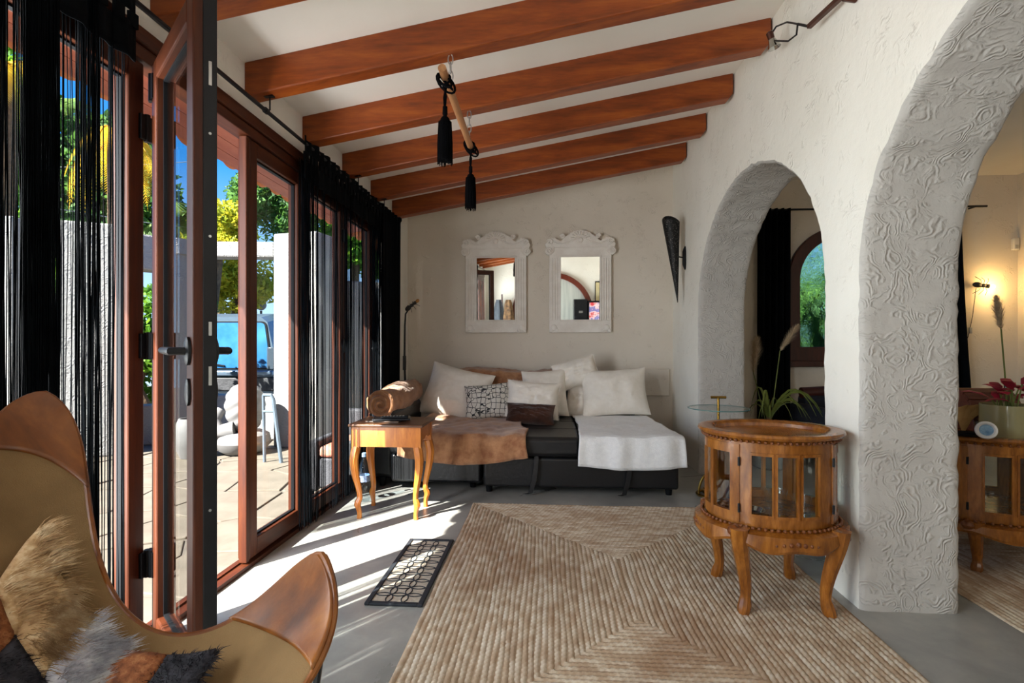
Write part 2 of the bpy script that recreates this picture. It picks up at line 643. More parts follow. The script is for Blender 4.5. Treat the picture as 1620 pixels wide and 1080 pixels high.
obj('pane', G().prism(arch_poly(AWX, AWR - 0.113, AWZ, 1.09), YB + 0.02, YB + 0.03, map3=lambda a, b, h: Vector((a, h, b))), M['ripple'], w1)

# left wall above and beside the glazing
g = G()
g.box(-1.62, -1.50, YR - 0.1, YB + 0.1, 2.25, 2.62)
g.box(-1.62, -1.50, 4.88, YB + 0.1, -0.1, 2.25)
g.box(-1.62, -1.50, YR - 0.1, -1.25, -0.1, 2.25)
obj('wall_left', g, M['wall'], kind='structure')
obj('wall_rear', G().box(-1.62, 4.8, YR - 0.12, YR, -0.1, 3.15), M['wall'], kind='structure')
obj('wall_side_room', G().box(4.66, 4.78, YR - 0.1, YB + 0.1, -0.1, 3.1), M['wall_back'], kind='structure')
# thin rim of plaster that stands a little proud, low on the back wall
o = obj('wall_panel', G().box(0.98, 1.26, YB - 0.03, YB + 0.01, 0.58, 0.86), M['wall_back'], bevel=0.01)
setp(o, 'low white plastered box on the back wall beside the sofa end', 'wall panel')

# ------------------------------------------------------------------ glazed folding doors
ZT, ZBOT = 2.135, 0.035
def leaf(t_, y0, y1, x0, x1, zb, zt, sw=0.07, handle=False):
    """parts of one glazed leaf lying along y (world coordinates)"""
    obj('stile', G().box(x0, x1, y0, y0 + sw, zb, zt), M['frame'], t_, bevel=0.006, smooth=False)
    obj('stile', G().box(x0, x1, y1 - sw, y1, zb, zt), M['frame'], t_, bevel=0.006, smooth=False)
    obj('rail', G().box(x0, x1, y0 + sw, y1 - sw, zt - 0.075, zt), M['frame_h'], t_, bevel=0.006, smooth=False)
    obj('rail', G().box(x0, x1, y0 + sw, y1 - sw, zb, zb + 0.09), M['frame_h'], t_, bevel=0.006, smooth=False)
    xm = 0.5 * (x0 + x1)
    gg = G()
    for (a, b, c, d) in ((y0 + sw, y0 + sw + 0.008, zb + 0.09, zt - 0.075), (y1 - sw - 0.008, y1 - sw, zb + 0.09, zt - 0.075),
                         (y0 + sw, y1 - sw, zb + 0.09, zb + 0.098), (y0 + sw, y1 - sw, zt - 0.083, zt - 0.075)):
        gg.box(xm - 0.009, xm + 0.009, a, b, c, d)
    obj('gasket', gg, M['gasket'], t_, smooth=False)
    obj('pane', G().box(xm - 0.003, xm + 0.003, y0 + sw + 0.004, y1 - sw - 0.004, zb + 0.094, zt - 0.079), M['pane'], t_, smooth=False)
def hinge(t_, y, z, x):
    obj('hinge', G().tube([(x, y, z - 0.05), (x, y, z + 0.05)], 0.011, 10).box(x - 0.012, x + 0.004, y - 0.03, y + 0.03, z - 0.045, z + 0.045), M['blackmetal'], t_)
edges = [4.87, 4.26, 3.645, 3.025, 2.45]
for i in range(4):
    d_ = thing('door_%d' % (i + 1), None, None, (GX, edges[i + 1], 0), kind='structure')
    leaf(d_, edges[i + 1] + 0.004, edges[i] - 0.004, GX - 0.062, GX, ZBOT, ZT)
    for z in (0.3, 1.1, 1.9):
        hinge(d_, edges[i], z, GX + 0.008)
    if i == 3:
        # edge strip and keeper plates of the leaf beside the opening
        obj('keeper_plate', G().box(GX - 0.04, GX - 0.02, edges[4] - 0.001, edges[4] + 0.006, 1.02, 1.22), M['steel'], d_)
        obj('keeper_plate', G().box(GX - 0.04, GX - 0.02, edges[4] - 0.001, edges[4] + 0.006, 1.88, 1.96), M['steel'], d_)
        obj('keeper_plate', G().box(GX - 0.04, GX - 0.02, edges[4] - 0.001, edges[4] + 0.006, 0.48, 0.66), M['steel'], d_)
    if i == 1:
        obj('lever_handle', G().tube([(GX, edges[1] - 0.04, 1.08), (GX + 0.05, edges[1] - 0.04, 1.08), (GX + 0.055, edges[1] - 0.16, 1.08)], 0.009, 8), M['blackmetal'], d_)
near = [1.79, 1.185, 0.575, -0.035, -0.645, -1.25]
for i in range(5):
    d_ = thing('door_%d' % (i + 5), None, None, (GX, near[i + 1], 0), kind='structure')
    leaf(d_, near[i + 1] + 0.004, near[i] - 0.004, GX - 0.062, GX, ZBOT, ZT)
    for z in (0.3, 1.1, 1.9):
        hinge(d_, near[i], z, GX + 0.008)
# door jamb strip on the far side of the opening
obj('trim_1', G().box(GX - 0.035, GX + 0.004, 2.42, 2.449, 0.031, ZT), M['frame'], kind='structure', bevel=0.004, smooth=False)
# the leaf that stands open into the room
HX, HYY = -1.435, 1.815
leaf_t = thing('door_10', None, None, (0, 0, 0), kind='structure')
W_ = 0.59
leaf(leaf_t, 0.0, W_, -0.031, 0.031, ZBOT, ZT, 0.075)
obj('lock_plate', G().box(-0.031, 0.006, W_ - 0.001, W_ + 0.003, 0.04, 2.13), M['blackmetal'], leaf_t, bevel=0.002)
gl = G()
for z in (0.25, 0.62, 1.42, 1.72):
    gl.tube([(-0.012, W_ + 0.002, z), (-0.012, W_ + 0.0045, z)], 0.004, 8)
obj('screw_heads', gl, M['steel'], leaf_t, kind='stuff')
for z0, z1 in ((0.985, 1.04), (1.13, 1.17), (1.86, 1.93)):
    obj('latch', G().box(-0.016, -0.008, W_ + 0.002, W_ + 0.006, z0, z1), M['steel'], leaf_t)
for sx in (-1, 1):
    hz = 1.085
    gh = G()
    gh.lathe([(0.026, 0), (0.026, 0.008), (0.018, 0.012)], (0, 0, 0), 16, M=Matrix.Rotation(sx * PI / 2, 3, 'Y'))
    gh = G().add([(x + sx * 0.031, y + W_ - 0.04, z * 1.6 + hz) for x, y, z in gh.v], gh.f)
    obj('handle_rose', gh, M['blackmetal'], leaf_t)
    obj('lever_handle', G().tube([(sx * 0.03, W_ - 0.04, hz), (sx * 0.062, W_ - 0.04, hz), (sx * 0.075, W_ - 0.05, hz), (sx * 0.078, W_ - 0.075, hz), (sx * 0.076, W_ - 0.165, hz + 0.002)],
        [0.012, 0.011, 0.012, 0.012, 0.010], 10, flat=1.0), M['blackmetal'], leaf_t)
    ge = G()
    ge.lathe([(0.02, 0), (0.02, 0.007), (0.014, 0.01)], (0, 0, 0), 16, M=Matrix.Rotation(sx * PI / 2, 3, 'Y'))
    ge = G().add([(x + sx * 0.031, y + W_ - 0.04, z * 2.0 + 0.965) for x, y, z in ge.v], ge.f)
    obj('key_cover', ge, M['blackmetal'], leaf_t)
for z in (0.3, 1.1, 2.05):
    obj('hinge', G().tube([(0.03, 0.0, z - 0.05), (0.03, 0.0, z + 0.05)], 0.012, 10).box(0.028, 0.036, -0.03, 0.03, z - 0.045, z + 0.045), M['blackmetal'], leaf_t)
leaf_t.location = (HX, HYY, 0)
leaf_t.rotation_euler = (0, 0, math.atan2(-0.749, -0.663))
# header boards and floor track
gh = G()
gh.box(GX - 0.07, GX + 0.012, -1.25, 4.88, ZT + 0.004, 2.19)
obj('trim_2', gh, M['frame_h'], kind='structure', bevel=0.004, smooth=False)
obj('trim_3', G().box(GX - 0.07, GX + 0.024, -1.25, 4.88, 2.192, 2.252), M['frame_h'], kind='structure', bevel=0.006, smooth=False)
obj('trim_4', G().box(GX - 0.075, GX + 0.012, -1.25, 4.88, 0.0, 0.022).box(GX - 0.05, GX - 0.035, -1.25, 4.88, 0.0, 0.030), M['frame_h'], kind='structure', smooth=False)

# ------------------------------------------------------------------ eaves of the roof outside
M['soffit'] = wood('soffit_boards', '#8a4530', '#9c5038', '#ab6248', (2, 0.4, 2), 5, 0.6, 0.1)
M['tile'] = plain('terracotta', '#a8552f', '#c47a4c', 0.85, scale=6, bump=0.2, bscale=40)
def eave_z(x): return 2.50 + (x + 1.56) * 0.145
ev = thing('roof_eaves', 'wooden soffit and clay tile edge of the house roof', None, (-1.94, 3.0, 2.44), kind='structure')
for k in range(7):
    xa, xb = -2.28 + k * 0.106, -2.28 + (k + 1) * 0.106 - 0.004
    obj('soffit_board', slab(xa, xb, -2.0, 5.75, eave_z, 0.018), M['soffit'], ev, smooth=False)
obj('roof_deck', slab(-2.30, -1.5, -2.0, 5.75, lambda x: eave_z(x) + 0.02, 0.025), M['tile'], ev, smooth=False)
prof = [(0.105 * math.cos(PI * i / 8), 0.062 * math.sin(PI * i / 8)) for i in range(9)] + [(0.09 * math.cos(PI * i / 8), 0.046 * math.sin(PI * i / 8)) for i in range(8, -1, -1)]
gt = G()
def tmap(a, b, h): return Vector((h, a, b - 0.03 + h * 0.145))
gt.prism(prof, -0.02, 0.30, map3=tmap)
t0_ = obj('roof_tile', gt, M['tile'])
t0_.parent = ev
t0_.location = (-2.30 + 1.94, -4.0, eave_z(-2.30) + 0.07 - 2.44)
for k in range(1, 46):
    inst(t0_, ev, (-2.30 + 1.94 + random.uniform(-0.012, 0.012), -4.0 + k * 0.215, eave_z(-2.30) + 0.07 - 2.44))
prof2 = [(a, -b) for a, b in prof]
gt = G(); gt.prism(prof2, -0.05, 0.28, map3=tmap)
t1_ = obj('pan_tile', gt, M['tile'])
t1_.parent = ev
t1_.location = (-2.30 + 1.94, -3.89, eave_z(-2.30) + 0.115 - 2.44)
for k in range(1, 46):
    inst(t1_, ev, (-2.30 + 1.94 + random.uniform(-0.012, 0.012), -3.89 + k * 0.215, eave_z(-2.30) + 0.115 - 2.44))

# ================================================================== OUTSIDE
GZ = -0.04
# patio of irregular flagstones
M['mortar'] = plain('patio_mortar', '#57514a', '#6a635a', 0.95, scale=8, bump=0.3)
M['stone'] = plain('flagstone', '#5f584d', '#736b5f', 0.8, scale=4, bump=0.35, bscale=18, bdist=0.006)
patio = obj('patio', G().box(-14, -1.555, -4, 14, GZ - 0.15, GZ - 0.012), M['mortar'], kind='structure', loc=(-4, 4, GZ))
def clip(poly, nx, ny, c):
    out = []
    for i in range(len(poly)):
        p, q = poly[i], poly[(i + 1) % len(poly)]
        dp, dq = nx * p[0] + ny * p[1] - c, nx * q[0] + ny * q[1] - c
        if dp <= 0: out.append(p)
        if (dp < 0 < dq) or (dq < 0 < dp):
            s = dp / (dp - dq)
            out.append((p[0] + s * (q[0] - p[0]), p[1] + s * (q[1] - p[1])))
    return out
rs = random.Random(3)
cell = 0.55
seeds = {}
for i in range(-14, 0):
    for j in range(-2, 15):
        seeds[(i, j)] = ((i + 0.5 + rs.uniform(-0.36, 0.36)) * cell - 1.5, (j + 0.5 + rs.uniform(-0.36, 0.36)) * cell)
for (i, j), (sx, sy) in seeds.items():
    if (i, j) not in seeds or i < -13 or j > 13: continue
    poly = [(sx - 1, sy - 1), (sx + 1, sy - 1), (sx + 1, sy + 1), (sx - 1, sy + 1)]
    for di in (-2, -1, 0, 1, 2):
        for dj in (-2, -1, 0, 1, 2):
            q = seeds.get((i + di, j + dj))
            if q is None or (di == 0 and dj == 0): continue
            nx, ny = q[0] - sx, q[1] - sy
            L = math.hypot(nx, ny)
            nx, ny = nx / L, ny / L
            poly = clip(poly, nx, ny, nx * sx + ny * sy + L / 2 - 0.012)
    poly = clip(poly, 1, 0, -1.565)
    if len(poly) < 3: continue
    if max(p[0] for p in poly) < -7.5 or max(p[1] for p in poly) < -0.5: continue
    h = GZ + rs.uniform(-0.004, 0.004)
    tx, ty = rs.uniform(-0.008, 0.008), rs.uniform(-0.008, 0.008)
    g = G().prism(poly, GZ - 0.03, h, map3=lambda a, b, q: Vector((a, b, q + ((a - sx) * tx + (b - sy) * ty if q > GZ - 0.02 else 0))))
    obj('stone', g, M['stone'], patio, bevel=0.006, smooth=False, loc=(sx, sy, GZ))

# garden wall: posts, round pillar, cross beams
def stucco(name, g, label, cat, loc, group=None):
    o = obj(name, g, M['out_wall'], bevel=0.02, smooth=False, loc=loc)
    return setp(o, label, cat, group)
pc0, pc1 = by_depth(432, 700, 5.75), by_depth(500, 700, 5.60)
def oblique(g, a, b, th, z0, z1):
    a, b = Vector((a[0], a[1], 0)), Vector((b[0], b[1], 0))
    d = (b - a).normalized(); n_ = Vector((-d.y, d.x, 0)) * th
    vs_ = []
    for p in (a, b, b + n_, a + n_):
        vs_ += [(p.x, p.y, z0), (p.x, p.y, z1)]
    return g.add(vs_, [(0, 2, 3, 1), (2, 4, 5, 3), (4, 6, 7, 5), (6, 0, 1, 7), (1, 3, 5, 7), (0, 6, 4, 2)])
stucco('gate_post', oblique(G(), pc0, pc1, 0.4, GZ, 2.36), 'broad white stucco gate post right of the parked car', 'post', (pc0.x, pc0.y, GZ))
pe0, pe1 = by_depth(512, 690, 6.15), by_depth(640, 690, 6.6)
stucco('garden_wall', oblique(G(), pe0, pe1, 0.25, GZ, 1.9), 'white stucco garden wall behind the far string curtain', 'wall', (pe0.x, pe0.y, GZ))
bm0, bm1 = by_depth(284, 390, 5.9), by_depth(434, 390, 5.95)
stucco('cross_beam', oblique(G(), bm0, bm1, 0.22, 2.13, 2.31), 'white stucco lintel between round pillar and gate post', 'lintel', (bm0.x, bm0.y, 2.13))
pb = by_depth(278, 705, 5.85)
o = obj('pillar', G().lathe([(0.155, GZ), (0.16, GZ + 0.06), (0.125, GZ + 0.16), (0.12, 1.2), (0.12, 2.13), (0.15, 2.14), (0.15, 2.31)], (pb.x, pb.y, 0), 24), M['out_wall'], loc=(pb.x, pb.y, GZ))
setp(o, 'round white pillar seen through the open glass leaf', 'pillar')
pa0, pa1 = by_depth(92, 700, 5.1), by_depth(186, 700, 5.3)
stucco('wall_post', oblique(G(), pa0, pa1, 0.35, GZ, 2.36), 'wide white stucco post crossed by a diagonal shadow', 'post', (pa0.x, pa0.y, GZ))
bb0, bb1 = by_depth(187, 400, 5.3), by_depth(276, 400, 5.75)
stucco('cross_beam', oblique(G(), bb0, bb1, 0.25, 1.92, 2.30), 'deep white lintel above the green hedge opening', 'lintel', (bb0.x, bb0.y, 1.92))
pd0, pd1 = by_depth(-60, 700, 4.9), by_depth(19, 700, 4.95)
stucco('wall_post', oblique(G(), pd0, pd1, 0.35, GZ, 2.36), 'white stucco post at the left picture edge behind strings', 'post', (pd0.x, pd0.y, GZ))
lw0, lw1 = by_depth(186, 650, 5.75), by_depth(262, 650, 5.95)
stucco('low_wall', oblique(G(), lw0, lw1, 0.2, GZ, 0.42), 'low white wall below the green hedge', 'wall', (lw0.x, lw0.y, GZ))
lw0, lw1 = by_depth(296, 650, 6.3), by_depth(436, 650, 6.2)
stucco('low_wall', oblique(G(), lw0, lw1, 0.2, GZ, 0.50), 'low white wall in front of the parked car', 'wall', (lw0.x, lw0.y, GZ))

# white seated garden statue on a bowl-shaped plinth
M['whitestone'] = plain('white_stone', '#6a6b6b', '#787776', 0.7, scale=5, bump=0.15, bscale=40)
st = by_depth(385, 700, 5.45)
sx, sy = st.x, st.y
stat = thing('garden_statue', 'white carved garden statue with ribbed back on a bowl plinth', 'statue', (sx, sy, GZ))
obj('plinth', G().lathe([(0.16, GZ), (0.235, GZ + 0.05), (0.27, GZ + 0.13), (0.255, GZ + 0.20), (0.20, GZ + 0.235)], (sx, sy, 0), 28), M['whitestone'], stat)
g = G()
def egg(u, v):
    a = 2 * PI * u; q = PI * v
    r = 0.195 * math.sin(q) ** 0.8 * (1.0 - 0.13 * math.cos(q))
    z = GZ + 0.47 - 0.27 * math.cos(q)
    rib = 0.008 * math.sin(14 * q + 3.0 * math.sin(a * 2)) * math.sin(q)
    return Vector((sx + 0.02 + (r + rib) * math.cos(a), sy + (r + rib) * 0.9 * math.sin(a), z))
g.grid(egg, 40, 48)
obj('carved_body', g, M['whitestone'], stat)
g = G().tube([(sx - 0.02, sy - 0.12, GZ + 0.27), (sx - 0.16, sy - 0.17, GZ + 0.25), (sx - 0.25, sy - 0.14, GZ + 0.36), (sx - 0.22, sy - 0.05, GZ + 0.46)], [0.09, 0.085, 0.075, 0.05], 14)
obj('knee', g, M['whitestone'], stat)
# second white pot half hidden by the open leaf
pt = by_depth(303, 705, 5.25)
o = obj('garden_pot', G().lathe([(0.10, GZ), (0.15, GZ + 0.12), (0.165, GZ + 0.25), (0.13, GZ + 0.36), (0.115, GZ + 0.40), (0.10, GZ + 0.40), (0.10, GZ + 0.33)], (pt.x, pt.y, 0), 24), M['whitestone'], loc=(pt.x, pt.y, GZ))
setp(o, 'round white garden pot half hidden by the open leaf', 'pot')
# grey metal bar stand next to the post
M['greymetal'] = plain('grey_painted_metal', '#5d6b78', '#6d7a86', 0.5, 0.3)
h0 = by_depth(437, 722, 5.0)
hb = thing('metal_stand', 'bent grey metal bar standing before the white gate post', 'stand', (h0.x, h0.y, GZ))
top = h0 + Vector((-0.10, 0.05, 0.0))
obj('upright', G().tube([(h0.x + 0.05, h0.y, GZ), (h0.x - 0.03, h0.y, 0.58), (h0.x - 0.05, h0.y, 0.62), (h0.x - 0.13, h0.y, 0.62)], 0.018, 8), M['greymetal'], hb)
obj('cross_bar', G().tube([(h0.x - 0.02, h0.y, 0.46), (h0.x - 0.13, h0.y, 0.46)], 0.014, 8).tube([(h0.x - 0.13, h0.y, 0.62), (h0.x - 0.13, h0.y + 0.02, GZ)], 0.015, 8), M['greymetal'], hb)

# rattan garden chair with coral cushion
M['rattan'] = plain('dark_rattan', '#3a3b40', '#55565c', 0.7, scale=90, bump=0.8, bscale=110, bdist=0.006, stretch=(1, 1, 2.2))
M['coral'] = plain('coral_cushion', '#c47a66', '#d08a74', 0.9)
rc = by_depth(478, 775, 3.85)
rx, ry = rc.x + 0.02, rc.y + 0.05
ch = thing('rattan_armchair', 'dark rattan garden armchair with coral seat cushion outside', 'garden chair', (rx + 0.3, ry + 0.3, GZ))
obj('side_panel', G().box(rx, rx + 0.07, ry, ry + 0.6, GZ + 0.03, 0.38), M['rattan'], ch, bevel=0.02)
obj('side_panel', G().box(rx + 0.30, rx + 0.37, ry, ry + 0.6, GZ + 0.03, 0.38), M['rattan'], ch, bevel=0.02)
obj('front_panel', G().box(rx + 0.07, rx + 0.30, ry + 0.03, ry + 0.08, GZ + 0.05, 0.24), M['rattan'], ch, bevel=0.015)
obj('backrest', G().box(rx + 0.0, rx + 0.37, ry + 0.58, ry + 0.66, GZ + 0.03, 0.55), M['rattan'], ch, bevel=0.02)
obj('cushion', G().box(rx + 0.075, rx + 0.295, ry + 0.02, ry + 0.575, 0.245, 0.33), M['coral'], ch, bevel=0.025)
for (a, b) in ((0.02, 0.02), (0.35, 0.02), (0.02, 0.63), (0.35, 0.63)):
    obj('leg', G().box(rx + a - 0.015, rx + a + 0.015, ry + b - 0.015, ry + b + 0.015, GZ, GZ + 0.035), M['gasket'], ch)

# parked car, rear end towards the gate
M['carpaint'] = plain('grey_blue_paint', '#5f7285', '#66798c', 0.25, 0.5)
M['carglass'] = plain('car_glass_painted_sky', '#1d4e7c', '#3c78a8', 0.05, 0.0, scale=2)  # sky reflection painted into the glass as mottled blue
M['carplastic'] = plain('dark_car_plastic', '#24262a', '#3a3c40', 0.6, bump=0.5, bscale=30, bdist=0.01)
M['redlens'] = plain('smoked_lens', '#39434d', None, 0.2)
cc = by_depth(352, 652, 8.2)
CXc, CYc, cz = cc.x, cc.y, GZ
dirx = Vector((CS, SN, 0)); diry = Vector((-SN, CS, 0))
MC = Matrix.Translation((CXc, CYc, cz)) @ Matrix.Rotation(YAW, 4, 'Z')
car = thing('car', 'grey-blue parked car with tall rear window beyond the gate', 'car', (CXc, CYc, cz))
def loft(g, secs):
    n_ = len(secs[0]); vs_ = []
    for s_ in secs: vs_ += [MC @ Vector(p) for p in s_]
    fs_ = []
    for i in range(len(secs) - 1):
        for k in range(n_):
            k2 = (k + 1) % n_
            fs_.append((i * n_ + k, i * n_ + k2, (i + 1) * n_ + k2, (i + 1) * n_ + k))
    fs_ += [tuple(range(n_ - 1, -1, -1)), tuple((len(secs) - 1) * n_ + k for k in range(n_))]
    return g.add(vs_, fs_)
def csec(y, zt, zb, wb, wt, wm):
    return [(-wm, y, zb + 0.05), (-wb, y, zb + 0.4), (-wb, y, zb + 0.62), (-wt, y, zt - 0.08), (-wt + 0.1, y, zt), (wt - 0.1, y, zt), (wt, y, zt - 0.08), (wb, y, zb + 0.62), (wb, y, zb + 0.4), (wm, y, zb + 0.05)]
obj('body', loft(G(), [csec(0, 1.60, 0.25, 0.86, 0.72, 0.82), csec(0.4, 1.68, 0.25, 0.88, 0.74, 0.84), csec(2.0, 1.68, 0.25, 0.88, 0.74, 0.84), csec(2.9, 1.05, 0.25, 0.88, 0.80, 0.84), csec(4.0, 0.95, 0.25, 0.84, 0.76, 0.80)]), M['carpaint'], car)
rr = []
for (qx, qz, a0) in ((0.62, 1.44, 0), (-0.62, 1.44, 90), (-0.70, 0.86, 180), (0.70, 0.86, 270)):
    for k in range(5):
        a = math.radians(a0 + 22.5 * k)
        rr.append((qx + 0.07 * math.cos(a), qz + 0.07 * math.sin(a)))
obj('rear_window_seal', G().prism([(a * 1.035, 1.15 + (b - 1.15) * 1.06) for a, b in rr], -0.015, 0.02, M=MC, map3=lambda a, b, h: Vector((a, h, b))), M['gasket'], car)
obj('rear_window', G().prism(rr, -0.022, 0.02, M=MC, map3=lambda a, b, h: Vector((a, h, b))), M['carglass'], car)
obj('wiper', G().tube([MC @ Vector((0.05, -0.03, 0.82)), MC @ Vector((-0.2, -0.035, 0.86)), MC @ Vector((-0.6, -0.03, 0.84))], 0.014, 6), M['gasket'], car)
obj('tailgate_ledge', G().box(-0.84, 0.84, -0.10, 0.02, 0.66, 0.75, MC), M['carpaint'], car, bevel=0.02)
obj('bumper', G().box(-0.86, 0.86, -0.07, 0.02, 0.42, 0.64, MC), M['carplastic'], car, bevel=0.02)
for s_ in (-1, 1):
    obj('tail_light', G().box(s_ * 0.78 - 0.06, s_ * 0.78 + 0.06, -0.03, 0.03, 0.76, 1.12, MC), M['redlens'], car, bevel=0.015)
    for y in (0.75, 3.2):
        gw = G()
        gw.lathe([(0.10, -0.10), (0.31, -0.10), (0.33, -0.06), (0.33, 0.06), (0.31, 0.10), (0.10, 0.10)], (0, 0, 0), 20, M=Matrix.Rotation(PI / 2, 3, 'Y'))
        gw = G().add([MC @ Vector((x + s_ * 0.77, yy + y, z + 0.33)) for x, yy, z in gw.v], gw.f)
        obj('wheel', gw, M['gasket'], car)

# lantern on the wall behind the car
ln = by_depth(413, 500, 14.0)
lt = thing('garden_lantern', 'white globe lantern on a post behind the parked car', 'lantern', (ln.x, ln.y, GZ))
obj('post', G().tube([(ln.x, ln.y, GZ), (ln.x, ln.y, ln.z + 0.15)], 0.03, 8), M['blackmetal'], lt)
obj('globe', G().ball((ln.x, ln.y, ln.z + 0.30), 0.14, n=16, m=10), M['whitestone'], lt)
obj('cap', G().lathe([(0.16, ln.z + 0.40), (0.09, ln.z + 0.46), (0.02, ln.z + 0.50)], (ln.x, ln.y, 0), 16), M['blackmetal'], lt)
fw0, fw1 = by_depth(380, 560, 15.0), by_depth(520, 560, 14.6)
M['rubble'] = plain('rubble_wall', '#8f8a7e', '#c8c2b2', 0.9, scale=9, bump=0.8, bscale=9, bdist=0.04)
o = obj('rubble_wall', oblique(G(), fw0, fw1, 0.3, GZ, 1.62), M['rubble'], loc=(fw0.x, fw0.y, GZ))
setp(o, 'rough stone wall under the lantern behind the car', 'wall')

# greenery
def leafmat(name, c1, c2, c3):
    t = NT(name)
    v = t.co('Object')
    t.color(t.ramp(t.noise(v, 3.5, 5), [(0.35, lin(c1)), (0.5, lin(c2)), (0.66, lin(c3))]))
    t.set(0.55, 0, 0.3)
    t.b.inputs['Subsurface Weight'].default_value = 0.0
    tr = t.new('ShaderNodeBsdfTranslucent'); tr.inputs[0].default_value = lin(c3)
    mx = t.new('ShaderNodeMixShader'); mx.inputs[0].default_value = 0.35
    t.l.new(t.b.outputs[0], mx.inputs[1]); t.l.new(tr.outputs[0], mx.inputs[2])
    t.l.new(mx.outputs[0], t.out.inputs['Surface'])
    return t.m
M['leaf_g'] = leafmat('green_leaves', '#2c5218', '#4a7a22', '#7fae34')
M['leaf_y'] = leafmat('yellow_green_leaves', '#5f7a1e', '#97a42a', '#cfc23c')
M['leaf_d'] = leafmat('dark_green_leaves', '#1d3a1c', '#35602c', '#5f8a3e')
M['leaf_palm'] = leafmat('palm_leaves', '#3a5a30', '#5a7d3c', '#86a04c')
M['leaf_gold'] = leafmat('golden_palm_leaves', '#b07f10', '#d9a818', '#f0cf3a')
M['bark'] = plain('bark', '#4a3a2c', '#6e5a44', 0.95, scale=14, bump=0.6, bscale=20, bdist=0.02)
def foliage(c, r, n_, size, seed, lumps=9):
    rg = np.random.default_rng(seed)
    lc = rg.normal(size=(lumps, 3)); lc /= np.linalg.norm(lc, axis=1)[:, None]
    lc *= rg.uniform(0.25, 0.72, (lumps, 1))
    lr = rg.uniform(0.32, 0.55, lumps)
    which = rg.integers(0, lumps, n_)
    d = rg.normal(size=(n_, 3)); d /= np.linalg.norm(d, axis=1)[:, None]
    p = (lc[which] + d * (lr[which] * rg.uniform(0.6, 1.05, n_))[:, None]) * np.array(r) + np.array(c)
    a = rg.normal(size=(n_, 3)); a /= np.linalg.norm(a, axis=1)[:, None]
    b = np.cross(a, rg.normal(size=(n_, 3))); b /= np.linalg.norm(b, axis=1)[:, None]
    s = size * rg.uniform(0.6, 1.3, n_)[:, None]
    v0 = p - a * s; v1 = p + b * s * 0.45; v2 = p + a * s; v3 = p - b * s * 0.45
    vs_ = np.stack([v0, v1, v2, v3], 1).reshape(-1, 3)
    g = G()
    g.v = [tuple(q) for q in vs_.tolist()]
    g.f = [(4 * i, 4 * i + 1, 4 * i + 2, 4 * i + 3) for i in range(n_)]
    return g
def tree(name, label, cat, c, r, n_, size, mat, seed, group=None):
    T = thing(name, label, cat, (c[0], c[1], GZ), group)
    obj('foliage', foliage(c, r, n_, size, seed), mat, T, recalc=False, smooth=False, kind='stuff')
    tr_ = []
    for i in range(5):
        z = GZ + (c[2] - GZ) * i / 4
        tr_.append((c[0] + 0.06 * math.sin(i * 2.1), c[1] + 0.06 * math.cos(i * 1.7), z))
    obj('trunk', G().tube(tr_, [0.05 * r[0] + 0.03] * 2 + [0.04 * r[0] + 0.02] * 3, 8), M['bark'], T)
    return T
GT = 'garden trees and shrubs'
def P3(px, py, d): return tuple(by_depth(px, py, d))
tree('hedge_shrub', 'bright green leafy hedge below the deep white lintel', 'shrub', P3(228, 540, 6.9), (0.85, 0.5, 0.95), 5000, 0.06, M['leaf_g'], 11, GT)
tree('hedge_shrub', 'green shrub behind the white post at the left edge', 'shrub', P3(30, 520, 6.4), (1.0, 0.5, 1.3), 4500, 0.06, M['leaf_g'], 12, GT)
tree('garden_tree', 'tall dark green tree behind the near string curtain', 'tree', P3(135, 285, 11.5), (2.2, 1.6, 2.1), 8000, 0.12, M['leaf_d'], 13, GT)
tree('garden_tree', 'green tree at the far left behind black strings', 'tree', P3(-10, 250, 11), (1.9, 1.5, 2.4), 6000, 0.12, M['leaf_g'], 14, GT)
tree('garden_tree', 'dense green tree rising above the white gate lintel', 'tree', P3(452, 325, 12.5), (1.35, 1.2, 1.25), 8000, 0.08, M['leaf_d'], 15, GT)
tree('garden_shrub', 'yellow-green flowering shrub seen above the lintel', 'shrub', P3(345, 365, 11.5), (1.1, 0.9, 0.55), 5000, 0.07, M['leaf_y'], 16, GT)
tree('garden_shrub', 'yellow-green shrub seen under the lintel behind the car', 'shrub', P3(372, 445, 12.8), (1.6, 0.9, 1.0), 7000, 0.07, M['leaf_y'], 17, GT)
tree('garden_tree', 'green tree in the garden behind the far string curtain', 'tree', P3(560, 390, 13.5), (2.2, 1.4, 1.6), 6000, 0.10, M['leaf_g'], 18, GT)
tree('hedge_shrub', 'dark green shrub behind the round white pillar', 'shrub', P3(285, 470, 9.5), (0.8, 0.6, 0.9), 4000, 0.06, M['leaf_d'], 19, GT)
